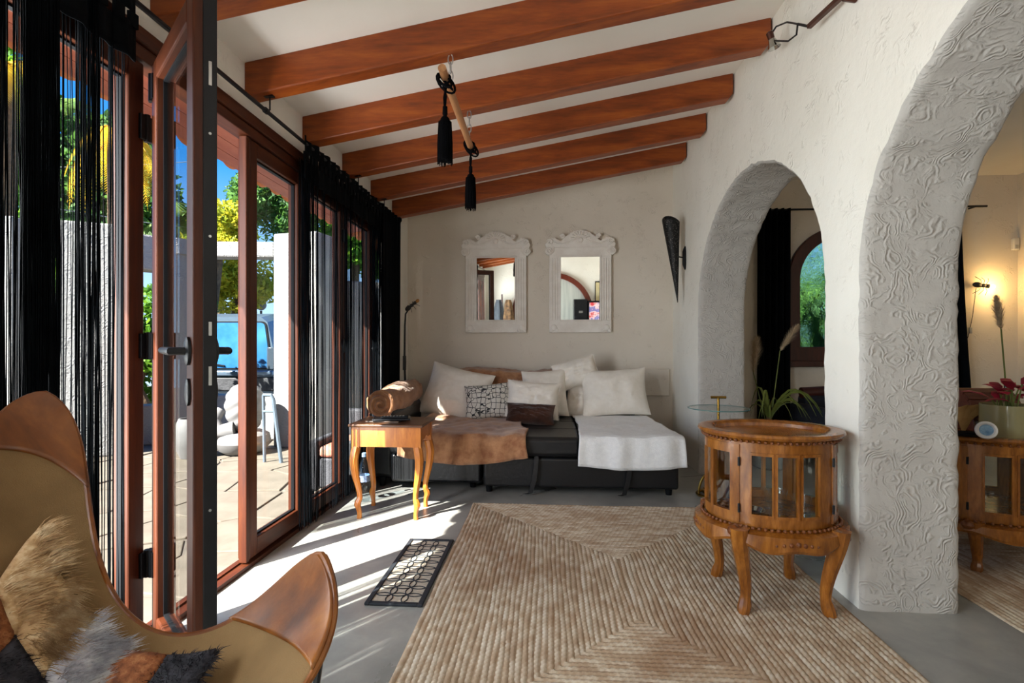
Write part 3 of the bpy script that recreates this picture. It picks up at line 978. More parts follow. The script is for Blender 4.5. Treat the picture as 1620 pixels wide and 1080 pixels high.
def palm(label, px, py, d, L_, n_, mat, droop, seed, hang=0.0):
    rg = random.Random(seed)
    c = by_depth(px, py, d)
    T = thing('palm_tree', label, 'palm', (c.x, c.y, GZ), 'palms in the garden')
    obj('trunk', G().tube([(c.x, c.y, GZ), (c.x + 0.05, c.y, c.z * 0.5), (c.x, c.y, c.z)], [0.16, 0.14, 0.12], 10), M['bark'], T)
    for k in range(n_):
        a = 2 * PI * k / n_ + rg.uniform(-0.2, 0.2)
        up = rg.uniform(0.1, 0.9) - hang
        g = G(); pts = []
        for i in range(15):
            q = i / 14
            rr_ = L_ * q * (0.9 - 0.25 * q * droop)
            zz = L_ * (up * q - droop * q * q)
            pts.append(c + Vector((rr_ * math.cos(a), rr_ * math.sin(a), zz)))
        side = Vector((-math.sin(a), math.cos(a), 0))
        for i in range(1, 14):
            for h in range(3):
                f_ = h / 3
                p = pts[i] * (1 - f_) + pts[i + 1] * f_
                ll = L_ * 0.30 * math.sin(PI * min(1, (i + f_) / 15 + 0.1)) ** 0.7
                tan = (pts[i + 1] - pts[i]).normalized()
                for s_ in (-1, 1):
                    tip = p + side * (s_ * ll * 0.75) + tan * ll * 0.55 + Vector((0, 0, -ll * 0.35))
                    g.add([p - tan * 0.012 * L_, p + tan * 0.012 * L_, tip], [(0, 1, 2)])
        g.tube(pts, [0.02 * (1 - i / 16) for i in range(15)], 4)
        obj('frond', g, mat, T, recalc=False, smooth=False)
palm('golden yellow palm with hanging fronds seen left of the open leaf', 182, 215, 9.0, 1.15, 11, M['leaf_gold'], 1.15, 5, 0.3)
palm('golden yellow palm at the far left behind black strings', 8, 100, 9.0, 1.0, 9, M['leaf_gold'], 1.1, 9, 0.2)
palm('grey-green palm behind the yellow shrub and the lintel', 345, 345, 16, 1.5, 12, M['leaf_palm'], 0.7, 6)
palm('dark green palm with drooping fronds seen through the open leaf', 288, 345, 12, 1.6, 11, M['leaf_palm'], 1.0, 8)
palm('tall green palm behind the near string curtain', 110, 190, 13, 1.9, 12, M['leaf_palm'], 0.8, 10)
# overhead wires
wm = plain('wire', '#9aa0a6', None, 0.5)
for k, (pa_, pb_, lab) in enumerate((((60, 265, 9), (520, 215, 15), 'upper overhead wire crossing the blue sky'), ((60, 325, 9.5), (520, 360, 15), 'lower overhead wire above the garden wall'))):
    A, B = by_depth(*pa_), by_depth(*pb_)
    g = G().tube([A.lerp(B, i / 10) - Vector((0, 0, 0.25 * math.sin(PI * i / 10))) for i in range(11)], 0.008, 5)
    setp(obj('overhead_wire', g, wm, loc=A), lab, 'wire', 'overhead wires')
tree('garden_shrub', 'light green shrub behind the arched side room window', 'shrub', (3.0, 7.6, 1.6), (1.8, 0.6, 1.9), 3000, 0.12, M['leaf_palm'], 23, GT)
# greenery outside the arched window of the side room
g = G()
wgp = thing('window_plant', 'long-leaved green plant outside the arched window', 'plant', (2.95, 6.0, 0))
rg = random.Random(21)
for k in range(34):
    bx, by_ = 2.95 + rg.uniform(-0.45, 0.45), 6.0 + rg.uniform(-0.2, 0.2)
    pts, h = [], rg.uniform(1.3, 2.3)
    dx, dy = rg.uniform(-0.5, 0.5), rg.uniform(-0.2, 0.2)
    for i in range(7):
        q = i / 6
        pts.append((bx + dx * q * q, by_ + dy * q * q, h * q * (1.15 - 0.3 * q)))
    obj('leaf_blade', G().tube(pts, [0.03, 0.035, 0.04, 0.04, 0.03, 0.02, 0.004], 4, flat=0.15), M['leaf_d'], wgp)

# ================================================================== FURNITURE
# ---------------- braided jute rugs
t = NT('jute')
at_ = t.new('ShaderNodeAttribute', attribute_name='tone')
v = t.co('Object')
big = t.noise(v, 1.5, 4, 0.55, 0.6)
fine = t.noise(v, 55, 3)
c = t.ramp(at_.outputs['Fac'], [(0.0, lin('#967a62')), (0.45, lin('#baa58c')), (0.75, lin('#d6cab6')), (1.0, lin('#e4dccf'))])
c2 = t.mix(t.ramp(big, [(0.50, (0, 0, 0, 1)), (0.68, (0.6, 0.6, 0.6, 1))]), c, lin('#8a6446'))
t.color(t.mix(t.math('MULTIPLY', fine, 0.28), c2, lin('#6b4c33')))
t.bump(t.noise(v, 160, 3), 0.5, 0.003)
t.set(0.95, 0, 0.15)
M['jute'] = t.m
def rug(x0, x1, y0, y1, pitch, step, seed, label):
    V, Fc, tone = [], [], []
    rg = np.random.default_rng(seed)
    W, H = x1 - x0, y1 - y0
    rings = int(min(W, H) / 2 / pitch)
    base = 0
    for k in range(rings):
        o0 = (k + 0.5) * pitch
        ax, bx, ay, by_ = x0 + o0, x1 - o0, y0 + o0, y1 - o0
        cor = [(ax, ay), (bx, ay), (bx, by_), (ax, by_)]
        pts, dirs = [], []
        for e in range(4):
            p, q = np.array(cor[e]), np.array(cor[(e + 1) % 4])
            L = np.linalg.norm(q - p)
            if L < 1e-3: continue
            m = max(2, int(L / step))
            for i in range(m):
                pts.append(p + (q - p) * i / m)
                d = (q - p) / L
                if i == 0:
                    pr = np.array(cor[e - 1]); d0 = (p - pr); d0 = d0 / max(1e-6, np.linalg.norm(d0))
                    d = d + d0
                    d = d / max(1e-6, np.linalg.norm(d)) 
                    dirs.append(d * math.sqrt(2)); continue
                dirs.append(d)
        pts, dirs = np.array(pts), np.array(dirs)
        m = len(pts)
        wavy = 0.0035 * np.sin(np.arange(m) * step * 5.3 + k * 0.35) + 0.002 * np.sin(np.arange(m) * step * 17 + k)
        nrm = np.stack([-dirs[:, 1], dirs[:, 0]], 1)
        s = np.arange(m) * step
        # tone along the strand
        tn = np.interp(s, np.linspace(0, s[-1] + 1, max(4, int(m / 4))), rg.uniform(0.25, 1.0, max(4, int(m / 4))))
        tn = 0.75 * tn + 0.25 * rg.uniform(0.35, 1.0)
        for ci, cc_ in enumerate((-1.0, -0.55, 0.0, 0.55, 1.0)):
            hh = [0.0032, 0.0080, 0.0098, 0.0080, 0.0032][ci]
            br = 0.5 + 0.5 * np.sin(s / 0.026 * 2 * PI + abs(cc_) * 2.4 + (PI if cc_ < 0 else 0))
            z = hh * (0.55 + 0.45 * br)
            off = cc_ * pitch * 0.5 + wavy
            P_ = pts + nrm * off[:, None]
            V.append(np.column_stack([P_, z]))
            tone.append(tn * (0.72 + 0.28 * br))
        V_ = np.concatenate(V[-5:])
        idx = np.arange(m); nx_ = (idx + 1) % m
        for ci in range(4):
            Fc.append(np.column_stack([base + ci * m + idx, base + ci * m + nx_, base + (ci + 1) * m + nx_, base + (ci + 1) * m + idx]))
        base += 5 * m
    # backing
    V.append(np.array([[x0, y0, 0.001], [x1, y0, 0.001], [x1, y1, 0.001], [x0, y1, 0.001], [x0, y0, 0.003], [x1, y0, 0.003], [x1, y1, 0.003], [x0, y1, 0.003]]))
    tone.append(np.full(8, 0.3))
    b = base
    Fc.append(np.array([[b + 3, b + 2, b + 1, b], [b + 4, b + 5, b + 6, b + 7], [b, b + 1, b + 5, b + 4], [b + 1, b + 2, b + 6, b + 5], [b + 2, b + 3, b + 7, b + 6], [b + 3, b, b + 4, b + 7]]))
    V = np.concatenate(V); Fc = np.concatenate(Fc); tone = np.concatenate(tone)
    L = np.array([(x0 + x1) / 2, (y0 + y1) / 2, 0])
    me = bpy.data.meshes.new('jute_rug')
    me.from_pydata((V - L).tolist(), [], Fc.tolist())
    a = me.attributes.new('tone', 'FLOAT', 'POINT')
    a.data.foreach_set('value', tone.astype(np.float32))
    me.materials.append(M['jute'])
    me.shade_smooth()
    o = bpy.data.objects.new('jute_rug', me); COL.objects.link(o)
    o.location = L
    return setp(o, label, 'rug', 'braided jute rugs')
rug(-0.515, 1.245, 1.20, 3.545, 0.0225, 0.0075, 1, 'large braided jute rug in the middle of the concrete floor')
rug(1.82, 3.55, 1.0, 3.35, 0.0225, 0.012, 2, 'braided jute rug under the glazed cabinet beyond the large arch')

# ---------------- doormat
M['rubber'] = plain('dark_rubber', '#171b21', '#232830', 0.7, bump=0.3, bscale=200)
M['matpile'] = plain('beige_mat_pile', '#a89b8a', '#c0b4a2', 0.98, scale=60, bump=0.6, bscale=300)
mx0, mx1, my0, my1 = -0.775, -0.525, 2.12, 2.85
mat_t = thing('doormat', 'small dark rubber doormat with interlaced rings beside the jute rug', 'doormat', (mx0, my0, 0))
obj('pile', G().box(mx0 + 0.01, mx1 - 0.01, my0 + 0.01, my1 - 0.01, 0.001, 0.007), M['matpile'], mat_t, smooth=False)
g = G()
for (a, b, c_, d) in ((mx0, mx0 + 0.022, my0, my1), (mx1 - 0.022, mx1, my0, my1), (mx0 + 0.022, mx1 - 0.022, my0, my0 + 0.022), (mx0 + 0.022, mx1 - 0.022, my1 - 0.022, my1)):
    g.box(a, b, c_, d, 0.001, 0.013)
obj('rubber_border', g, M['rubber'], mat_t, bevel=0.003, smooth=False)
R_ = 0.0485
circ = [(R_ * math.cos(2 * PI * k / 20), R_ * math.sin(2 * PI * k / 20), 0.0) for k in range(20)]
r0_ = None
nx_, ny_ = 3, 10
for i in range(nx_):
    for j in range(ny_):
        x = mx0 + 0.022 + (i + 0.5) * (mx1 - mx0 - 0.044) / nx_
        y = my0 + 0.022 + (j + 0.5) * (my1 - my0 - 0.044) / ny_
        if r0_ is None:
            g = G().tube([(x + a, y + b, 0.008) for a, b, _ in circ], 0.0026, 6, closed=True)
            r0_ = obj('rubber_ring', g, M['rubber'], mat_t, loc=(x, y, 0.008))
            s0 = (x, y)
        else:
            inst(r0_, mat_t, (x - mx0, y - my0, 0.008))

# ---------------- woods and leathers
M['honey'] = wood('honey_wood', '#96521c', '#b46a26', '#ca863a', (4, 4, 0.7), 5, 0.28, 0.06, spec=0.6)
M['honey2'] = wood('cabinet_wood', '#633610', '#87501a', '#a86c2a', (5, 5, 1.2), 4, 0.25, 0.05, spec=0.6)
M['tabletop'] = wood('table_top_wood', '#3a2112', '#503019', '#64401f', (0.8, 5, 5), 6, 0.3, 0.05)
M['blackleather'] = plain('black_leather', '#0f1012', '#17181b', 0.38, scale=4, bump=0.25, bscale=35, bdist=0.01)
M['brass'] = plain('brass', '#9c7a34', '#b8934a', 0.25, 1.0)

def cabriole(g, x, y, zt, dx, dy, h, k=1.0, feet=0.0):
    qs = [0.0, 0.08, 0.18, 0.30, 0.42, 0.54, 0.64, 0.72, 0.77, 0.81, 0.86, 0.92, 0.97, 1.0]
    of = [0.0, 0.010, 0.018, 0.014, 0.004, -0.010, -0.020, -0.022, -0.010, -0.006, -0.014, -0.020, -0.020, -0.018]
    ra = [0.030, 0.030, 0.029, 0.027, 0.024, 0.021, 0.019, 0.018, 0.022, 0.022, 0.018, 0.015, 0.016, 0.017]
    pts = [(x + dx * o_ * k, y + dy * o_ * k, zt - h * q) for q, o_ in zip(qs, of)]
    return g.tube(pts, [r * k for r in ra], 8)

# ---------------- side table
tx0, tx1, ty0, ty1, tz = -1.245, -0.785, 3.155, 3.50, 0.607
tb = thing('side_table', 'honey wood side table with curved legs in the sunlight by the sofa', 'side table', ((tx0 + tx1) / 2, (ty0 + ty1) / 2, 0))
obj('top', G().box(tx0 - 0.01, tx1 + 0.01, ty0 - 0.012, ty1 + 0.012, tz - 0.018, tz), M['tabletop'], tb, bevel=0.006)
def scallop(n_, depth):
    pts = []
    for i in range(n_ + 1):
        q = i / n_
        s_ = depth * (0.55 * (1 - math.cos(2 * PI * q)) / 2 + 0.45 * abs(math.sin(3 * PI * q)))
        pts.append((q, s_))
    return pts
def apron(g, a, b, z0, z1, th, n_=18, dep=0.03, front=False):
    A, B = Vector(a), Vector(b)
    d = (B - A); nrm = Vector((-d.y, d.x, 0)).normalized() * th
    poly = [(0, z1)] + [(q, z0 + s_) for q, s_ in (scallop(n_, dep) if not front else [(0, 0), (1, 0)])] + [(1, z1)]
    g.prism(poly, 0, 1, map3=lambda q, z, h: Vector((A.x + d.x * q + nrm.x * h, A.y + d.y * q + nrm.y * h, z)))
    return g
obj('apron', apron(G(), (tx0 + 0.03, ty0 + 0.012, 0), (tx1 - 0.03, ty0 + 0.012, 0), tz - 0.145, tz - 0.018, 0.016, front=True), M['honey'], tb)
obj('apron', apron(G(), (tx0 + 0.03, ty1 - 0.028, 0), (tx1 - 0.03, ty1 - 0.028, 0), tz - 0.125, tz - 0.018, 0.016), M['honey'], tb)
obj('apron', apron(G(), (tx0 + 0.02, ty0 + 0.03, 0), (tx0 + 0.02, ty1 - 0.03, 0), tz - 0.125, tz - 0.018, 0.016), M['honey'], tb)
obj('apron', apron(G(), (tx1 - 0.012, ty0 + 0.03, 0), (tx1 - 0.012, ty1 - 0.03, 0), tz - 0.125, tz - 0.018, 0.016), M['honey'], tb)
for (x, y, dx, dy) in ((tx0 + 0.032, ty0 + 0.03, -1, -1), (tx1 - 0.032, ty0 + 0.03, 1, -1), (tx0 + 0.032, ty1 - 0.03, -1, 1), (tx1 - 0.032, ty1 - 0.03, 1, 1)):
    g = G().box(x - 0.024, x + 0.024, y - 0.022, y + 0.022, tz - 0.15, tz - 0.018)
    cabriole(g, x, y, tz - 0.148, dx * 0.8, dy * 0.6, tz - 0.148, 0.95, 0.012)
    obj('leg', g, M['honey'], tb)
# flat things on the side table
o = obj('folder', G().box(-1.17, -0.95, 3.22, 3.42, tz, tz + 0.010), plain('dark_board', '#33241a', '#4a382a', 0.4), bevel=0.003, loc=(-1.06, 3.32, tz))
setp(o, 'flat dark brown folder lying on the side table', 'folder')
MR = Matrix.Translation((-1.02, 3.30, tz + 0.011)) @ Matrix.Rotation(0.25, 4, 'Z')
o = obj('tablet', G().box(-0.12, 0.12, -0.075, 0.075, 0, 0.012, MR), plain('black_gloss', '#101215', '#1a1d22', 0.22), bevel=0.004, loc=(-1.02, 3.30, tz + 0.011))
setp(o, 'black tablet lying on the folder on the side table', 'tablet')
MR = Matrix.Translation((-0.99, 3.27, tz + 0.0235)) @ Matrix.Rotation(0.15, 4, 'Z')
rcn = thing('remote_control', 'slim black remote control on top of the black tablet', 'remote', (-0.99, 3.27, tz + 0.0235))
obj('body', G().box(-0.085, 0.085, -0.022, 0.022, 0, 0.014, MR), M['gasket'], rcn, bevel=0.004)
g = G()
for i in range(7):
    for j in range(2):
        g.box(-0.07 + i * 0.02, -0.06 + i * 0.02, -0.014 + j * 0.018, -0.006 + j * 0.018, 0.014, 0.016, MR)
obj('keys', g, M['steel'], rcn, kind='stuff', smooth=False)
# water bottle under the table
bx_, by0 = -1.30, 3.56
M['water'] = thin_glass('clear_plastic_water', (0.88, 0.94, 0.97, 1), 4.0)
bo = thing('water_bottle', 'clear plastic water bottle with blue label under the side table', 'bottle', (bx_, by0, 0))
obj('body', G().lathe([(0.036, 0.0), (0.041, 0.01), (0.041, 0.09), (0.038, 0.10), (0.041, 0.11), (0.041, 0.21), (0.034, 0.255), (0.016, 0.295), (0.014, 0.315)], (bx_, by0, 0), 20), M['water'], bo)
obj('label', G().lathe([(0.0418, 0.14), (0.0418, 0.185)], (bx_, by0, 0), 20, cap=False), plain('blue_label', '#2a4f90', '#b8c8dc', 0.4, scale=60), bo)
obj('cap', G().lathe([(0.0155, 0.313), (0.0155, 0.338), (0.013, 0.34)], (bx_, by0, 0), 16), plain('blue_cap', '#8fb0d0', None, 0.4), bo)

# ---------------- sofa bed
SX0, SXM, SX1 = -1.20, -0.49, 0.955
sofa = thing('sofa_bed', 'black leather sofa bed pulled out below the two mirrors', 'sofa', (-0.1, 4.6, 0))
obj('chaise_base', G().box(SX0, SXM - 0.012, 3.85, 5.05, 0.06, 0.275), M['blackleather'], sofa, bevel=0.02)
obj('chaise_cushion', G().box(SX0, SXM - 0.012, 3.80, 5.05, 0.28, 0.425), M['blackleather'], sofa, bevel=0.035)
obj('bed_base', G().box(SXM + 0.012, SX1, 3.80, 5.05, 0.05, 0.27), M['blackleather'], sofa, bevel=0.018)
obj('bed_cushion', G().box(SXM, 0.25, 3.78, 5.05, 0.275, 0.425), M['blackleather'], sofa, bevel=0.035)
obj('bed_cushion', G().box(0.252, SX1, 3.78, 5.05, 0.275, 0.425), M['blackleather'], sofa, bevel=0.035)
obj('backrest', G().box(-1.18, 0.86, 5.06, 5.36, 0.06, 0.80), M['blackleather'], sofa, bevel=0.05)
obj('armrest', G().box(-1.39, -1.205, 3.94, 4.86, 0.06, 0.60), M['blackleather'], sofa, bevel=0.04)
g = G()
for y in (4.2, 4.6):
    g.box(SX0 + 0.01, SX1 - 0.01, y - 0.003, y + 0.003, 0.4235, 0.4265)
obj('seam', g, M['gasket'], sofa, smooth=False, kind='stuff')
for x in (-0.08, 0.60):
    pts = [(x, 3.775, 0.285), (x - 0.005, 3.765, 0.2), (x - 0.02, 3.76, 0.1), (x - 0.045, 3.755, 0.02), (x - 0.075, 3.76, 0.012)]
    g = G(); n_ = len(pts)
    vs_ = []
    for p in pts:
        vs_ += [(p[0] - 0.016, p[1], p[2]), (p[0] + 0.016, p[1], p[2]), (p[0] + 0.016, p[1] + 0.004, p[2] + 0.002), (p[0] - 0.016, p[1] + 0.004, p[2] + 0.002)]
    fs_ = []
    for i in range(n_ - 1):
        for k in range(4):
            fs_.append((i * 4 + k, i * 4 + (k + 1) % 4, i * 4 + 4 + (k + 1) % 4, i * 4 + 4 + k))
    g.add(vs_, fs_ + [(0, 1, 2, 3), tuple((n_ - 1) * 4 + k for k in range(4))])
    obj('pull_strap', g, M['blackleather'], sofa)
for (x, y) in ((SX0 - 0.1, 3.97), (SXM - 0.09, 3.97), (SXM + 0.05, 3.86), (SX1 - 0.06, 3.86), (0.7, 5.2), (-1.0, 5.2)):
    obj('leg', G().lathe([(0.022, 0), (0.03, 0.07)], (x, y, 0), 12), M['gasket'], sofa)

# cloths
def wr(x, y, s=1.0, seed=0.0):
    return s * (mnoise.noise(Vector((x * 5, y * 5, seed))) + 0.5 * mnoise.noise(Vector((x * 13, y * 13, seed + 5))))
def along(path, q):
    L = [0]
    for a, b in zip(path, path[1:]): L.append(L[-1] + math.dist(a, b))
    s = q * L[-1]
    for i in range(len(path) - 1):
        if s <= L[i + 1] or i == len(path) - 2:
            f_ = (s - L[i]) / max(1e-9, L[i + 1] - L[i])
            return tuple(a + (b - a) * f_ for a, b in zip(path[i], path[i + 1])), s
def rounded(path, r=0.03, n_=5):
    out = [path[0]]
    for i in range(1, len(path) - 1):
        p0, p, p1 = (Vector((*path[i - 1], 0)), Vector((*path[i], 0)), Vector((*path[i + 1], 0)))
        a = p + (p0 - p).normalized() * r; b = p + (p1 - p).normalized() * r
        for k in range(n_ + 1):
            q = k / n_
            w = a * (1 - q) ** 2 + p * 2 * q * (1 - q) + b * q * q
            out.append((w.x, w.y))
    out.append(path[-1])
    return out
def drape(name, path, xl, xr, mat, label, cat, nu=60, nv=50, amp=0.01, seed=0.0, th=0.008, fold=0.0, hem=0.04, group=None, parent=None):
    """cloth over a (y, z) path between xl(q) and xr(q)"""
    pth = rounded(path)
    def fn(u, v_):
        vv = min(1.0, v_ * (1.0 - hem * (1 - math.sin(u * PI))))
        (y, z), s = along(pth, vv)
        x = xl(v_) + (xr(v_) - xl(v_)) * u
        w = wr(x * 0.8, s * 0.8, amp, seed) + 0.8 * amp * mnoise.noise(Vector((x * 9 + s * 5, s * 3, seed + 2)))
        hang = max(0.0, min(1.0, (0.44 - z) / 0.06))
        w2 = fold * (math.sin(x * 21 + seed + 2 * s) + 0.6 * math.sin(x * 37 + 1)) * hang
        up = max(0.0, w + amp * 0.4) * (1 - hang)
        return Vector((x + 0.4 * w, y - 0.006 - hang * (abs(w) * 0.8 + abs(fold) * 1.6) - w2 * 0.8, z + 0.004 + up))
    g = G().grid(fn, nu, nv)
    o = obj(name, g, mat, parent, recalc=False, loc=(0.5 * (xl(0) + xr(0)), path[0][0], 0.43))
    m_ = o.modifiers.new('thickness', 'SOLIDIFY'); m_.thickness = th; m_.offset = 0
    setp(o, label, cat, group)
    return o
def fur(name, c1, c2, sc=18):
    t = NT(name)
    v = t.co('Object')
    t.color(t.ramp(t.noise(v, sc, 5, 0.65), [(0.35, lin(c1)), (0.65, lin(c2))]))
    t.bump(t.noise(v, 120, 4, 0.7), 0.6, 0.006)
    t.set(0.95, 0, 0.15)
    t.b.inputs['Sheen Weight'].default_value = 0.35
    return t.m
M['brownfur'] = fur('brown_plush', '#8a5c40', '#b2845f', 11)
M['whitecloth'] = fur('white_throw_cloth', '#e6e6e6', '#f0f0ef', 40)
M['cream'] = plain('cream_linen', '#ebe4d8', '#f1ebe1', 0.95, scale=30, bump=0.35, bscale=180, bdist=0.003, spec=0.1)
M['darkbrown'] = fur('dark_brown_velvet', '#2c170f', '#4a2c1e', 9)
drape('throw_blanket', [(4.82, 0.428), (3.772, 0.428), (3.757, 0.225)], lambda q: -1.12 + 0.02 * math.sin(q * 9), lambda q: -0.26 + 0.13 * q + 0.015 * math.sin(q * 12), M['brownfur'], 'brown plush throw spread over the left seat of the sofa', 'throw', amp=0.032, seed=2.0, th=0.014, fold=0.012, hem=0.045)
drape('throw_blanket', [(4.95, 0.430), (3.772, 0.430), (3.755, 0.20)], lambda q: 0.235 + 0.02 * math.sin(q * 4), lambda q: 0.93 + 0.07 * q, M['whitecloth'], 'white cloth throw hanging over the right front of the sofa', 'throw', amp=0.010, seed=7.0, th=0.01, fold=0.011, hem=0.02)
# brown throw over the armrest, rolled front
thr = thing('throw_blanket', 'brown plush throw wrapped over the left sofa armrest', 'throw', (-1.30, 4.35, 0.6))
ac, az, ar = -1.295, 0.645, 0.112
def armfn(u, v_):
    a = PI * (1.22 - 1.50 * u)
    y = 3.90 + 0.93 * v_
    r = ar + wr(u * 2, y, 0.012, 4.0) + 0.01 * math.sin(y * 9)
    x, z = ac + r * math.cos(a) * 1.0, az + r * math.sin(a) * (1.05) + 0.03 * v_
    return Vector((x, y, z))
o = obj('cover', G().grid(armfn, 40, 40), M['brownfur'], thr, recalc=False)
o.modifiers.new('thickness', 'SOLIDIFY').thickness = 0.014
g = G()
sp = []
for i in range(60):
    q = i / 59
    a = 0.6 + q * 4.2 * PI
    r = 0.012 + 0.092 * q
    sp.append((ac + r * math.cos(a), 3.905 - 0.010 * (1 - q), az + r * math.sin(a)))
g.tube(sp, [0.013] * 60, 8)
g.lathe([(0.10, 0.0), (0.104, 0.03)], (0, 0, 0), 24, M=Matrix.Rotation(-PI / 2, 3, 'X'))
nb = 60 * 8
g.v[nb:] = [(x + ac, y + 3.905, z + az) for x, y, z in g.v[nb:]]
obj('rolled_end', g, M['brownfur'], thr)
# brown throw along the backrest
g = G()
def backfn(u, v_):
    x = -1.12 + 1.16 * u
    (y, z), s = along(rounded([(5.02, 0.60), (5.03, 0.825), (5.37, 0.835)], 0.05), v_)
    w = wr(x, s, 0.03, 11.0)
    return Vector((x, y - 0.012 - abs(w), z + 0.018 + abs(w) * 0.9 + 0.02 * math.sin(x * 7)))
o = obj('throw_blanket', G().grid(backfn, 70, 26), M['brownfur'], recalc=False, loc=(-0.55, 5.15, 0.8))
o.modifiers.new('thickness', 'SOLIDIFY').thickness = 0.012
setp(o, 'crumpled brown plush throw along the top of the sofa back', 'throw')

# cushions
def pillow_g(W, H, T, seed, n_=26, fringe=False):
    g = G()
    def side(sg):
        def fn(u, v_):
            a, b = 2 * u - 1, 2 * v_ - 1
            x = W / 2 * a * (1 - 0.055 * (1 - b * b) + 0.02 * abs(a * b))
            y = H / 2 * b * (1 - 0.055 * (1 - a * a) + 0.02 * abs(a * b))
            e = max(0.0, (1 - abs(a) ** 2.6)) ** 0.62 * max(0.0, (1 - abs(b) ** 2.6)) ** 0.62
            w = 0.020 * e * (mnoise.noise(Vector((a * 3, b * 3, seed))) + 0.6 * mnoise.noise(Vector((a * 8, b * 8, seed + 3))))
            return Vector((x, y, sg * (T / 2 * e + w + 0.0015)))
        return fn
    g.grid(side(1), n_, n_)
    g.grid(side(-1), n_, n_)
    # close the border
    m_ = n_ + 1; off = m_ * m_
    ring = [i * m_ for i in range(m_)] + [n_ * m_ + j for j in range(1, m_)] + [i * m_ + n_ for i in range(n_ - 1, -1, -1)] + [j for j in range(n_ - 1, 0, -1)]
    for k in range(len(ring)):
        a, b = ring[k], ring[(k + 1) % len(ring)]
        g.f.append((a, b, b + off, a + off))
    return g
def pillow(px, py, Y, W, H, T, roll, tilt, mat, label, seed, fringe=False, yaw=0.0, group='cushions on the sofa bed', name='cushion'):
    c = by_y(px, py, Y)
    R = Matrix.Rotation(yaw, 3, 'Z') @ Matrix.Rotation(PI / 2 - tilt, 3, 'X') @ Matrix.Rotation(roll, 3, 'Z')
    T_ = thing(name, label, 'cushion', c, group)
    g = pillow_g(W, H, T, seed)
    g.v = [tuple(c + R @ Vector(p)) for p in g.v]
    obj('cover', g, mat, T_)
    g = G(); rg = random.Random(seed)
    per = []
    for k in range(48):
        q = -1 + 2 * k / 48
        per += [(q, -1), (1, q), (-q, 1), (-1, -q)]
    if fringe:
        for (a, b) in per:
            x = W / 2 * a * (1 - 0.055 * (1 - b * b) + 0.02 * abs(a * b)); y = H / 2 * b * (1 - 0.055 * (1 - a * a) + 0.02 * abs(a * b))
            l_ = rg.uniform(0.008, 0.016)
            ox, oy = (a if abs(a) > 0.999 else rg.uniform(-0.4, 0.4)), (b if abs(b) > 0.999 else rg.uniform(-0.4, 0.4))
            tx, ty = (0, 0.003) if abs(a) > 0.999 else (0.003, 0)
            p = [(x - tx, y - ty, 0), (x + tx, y + ty, 0), (x + ox * l_, y + oy * l_, rg.uniform(-0.004, 0.004))]
            g.add([c + R @ Vector(q) for q in p], [(0, 1, 2)])
        obj('fringe', g, mat, T_, recalc=False, smooth=False, kind='stuff')
    return T_
# printed cushion cloth
t = NT('scale_print')
v = t.co('Object', (1, 1, 1))
vo = t.voro(v, 23, 'DISTANCE_TO_EDGE', 0.45)
vo2 = t.voro(v, 31, 'DISTANCE_TO_EDGE', 0.6)
l1 = t.ramp(vo.outputs['Distance'], [(0.035, (0, 0, 0, 1)), (0.07, (1, 1, 1, 1))])
t.color(t.mix(l1, lin('#26282c'), lin('#d3cfc6')))
t.set(0.9, 0, 0.15)
M['print'] = t.m
R = math.radians
pillow(1, 1, 1, .1, .1, .05, 0, 0, M['cream'], 'x', 0) if False else None
pillow(722, 622, 4.86, 0.62, 0.52, 0.24, R(-14), R(24), M['cream'], 'large plain cream cushion nearest the brown armrest', 3)
pillow(772, 634, 4.66, 0.42, 0.33, 0.14, R(6), R(26), M['print'], 'cream cushion printed with a dark scale pattern', 4)
pillow(862, 622, 4.90, 0.42, 0.46, 0.16, R(4), R(20), M['cream'], 'cream cushion standing behind the fringed one in the middle', 5)
pillow(843, 632, 4.62, 0.47, 0.34, 0.18, R(-4), R(24), M['cream'], 'fringed cream cushion behind the dark brown one', 6, True)
pillow(839, 655, 4.44, 0.42, 0.20, 0.13, R(-3), R(34), M['darkbrown'], 'small dark brown velvet cushion in front', 7)
pillow(912, 590, 5.02, 0.42, 0.27, 0.14, R(17), R(16), M['cream'], 'fringed cream cushion tilted on top of the others', 8, True)
pillow(972, 620, 4.93, 0.62, 0.46, 0.22, R(3), R(22), M['cream'], 'largest cream cushion beside the white throw', 9)
pillow(925, 634, 5.00, 0.36, 0.34, 0.12, R(-8), R(18), M['cream'], 'cream cushion half hidden behind the largest one', 10)

# ---------------- oval display cabinets
def stout_leg(g, x, y, zt, dx, dy, k):
    pts, rad = [], []
    for i in range(17):
        q = i / 16
        off = 0.030 * math.cos(q * PI * 1.15) * (1 - 0.3 * q) + (0.016 * ((q - 0.8) / 0.2) if q > 0.8 else 0)
        pts.append((x + dx * off * k, y + dy * off * k, zt * (1 - q)))
        r = 0.040 - 0.019 * min(1, q / 0.8) ** 0.8
        if q > 0.84: r = 0.021 + 0.006 * math.sin((q - 0.84) / 0.16 * PI * 0.9)
        rad.append(r * (0.6 + 0.4 * k))
    return g.tube(pts, rad, 10)
def ering(g, c, a, b, prof, n=64, closed_prof=True):
    """ring swept round an ellipse; prof = (outward offset, z)"""
    m = len(prof); vs_ = []
    for k in range(n):
        th = 2 * PI * k / n
        for dr, z in prof:
            zz = z(th) if callable(z) else z
            vs_.append((c[0] + (a + dr) * math.cos(th), c[1] + (b + dr) * math.sin(th), zz))
    fs_ = []
    for k in range(n):
        k2 = (k + 1) % n
        for i in range(m if closed_prof else m - 1):
            i2 = (i + 1) % m
            fs_.append((k * m + i, k2 * m + i, k2 * m + i2, k * m + i2))
    return g.add(vs_, fs_)
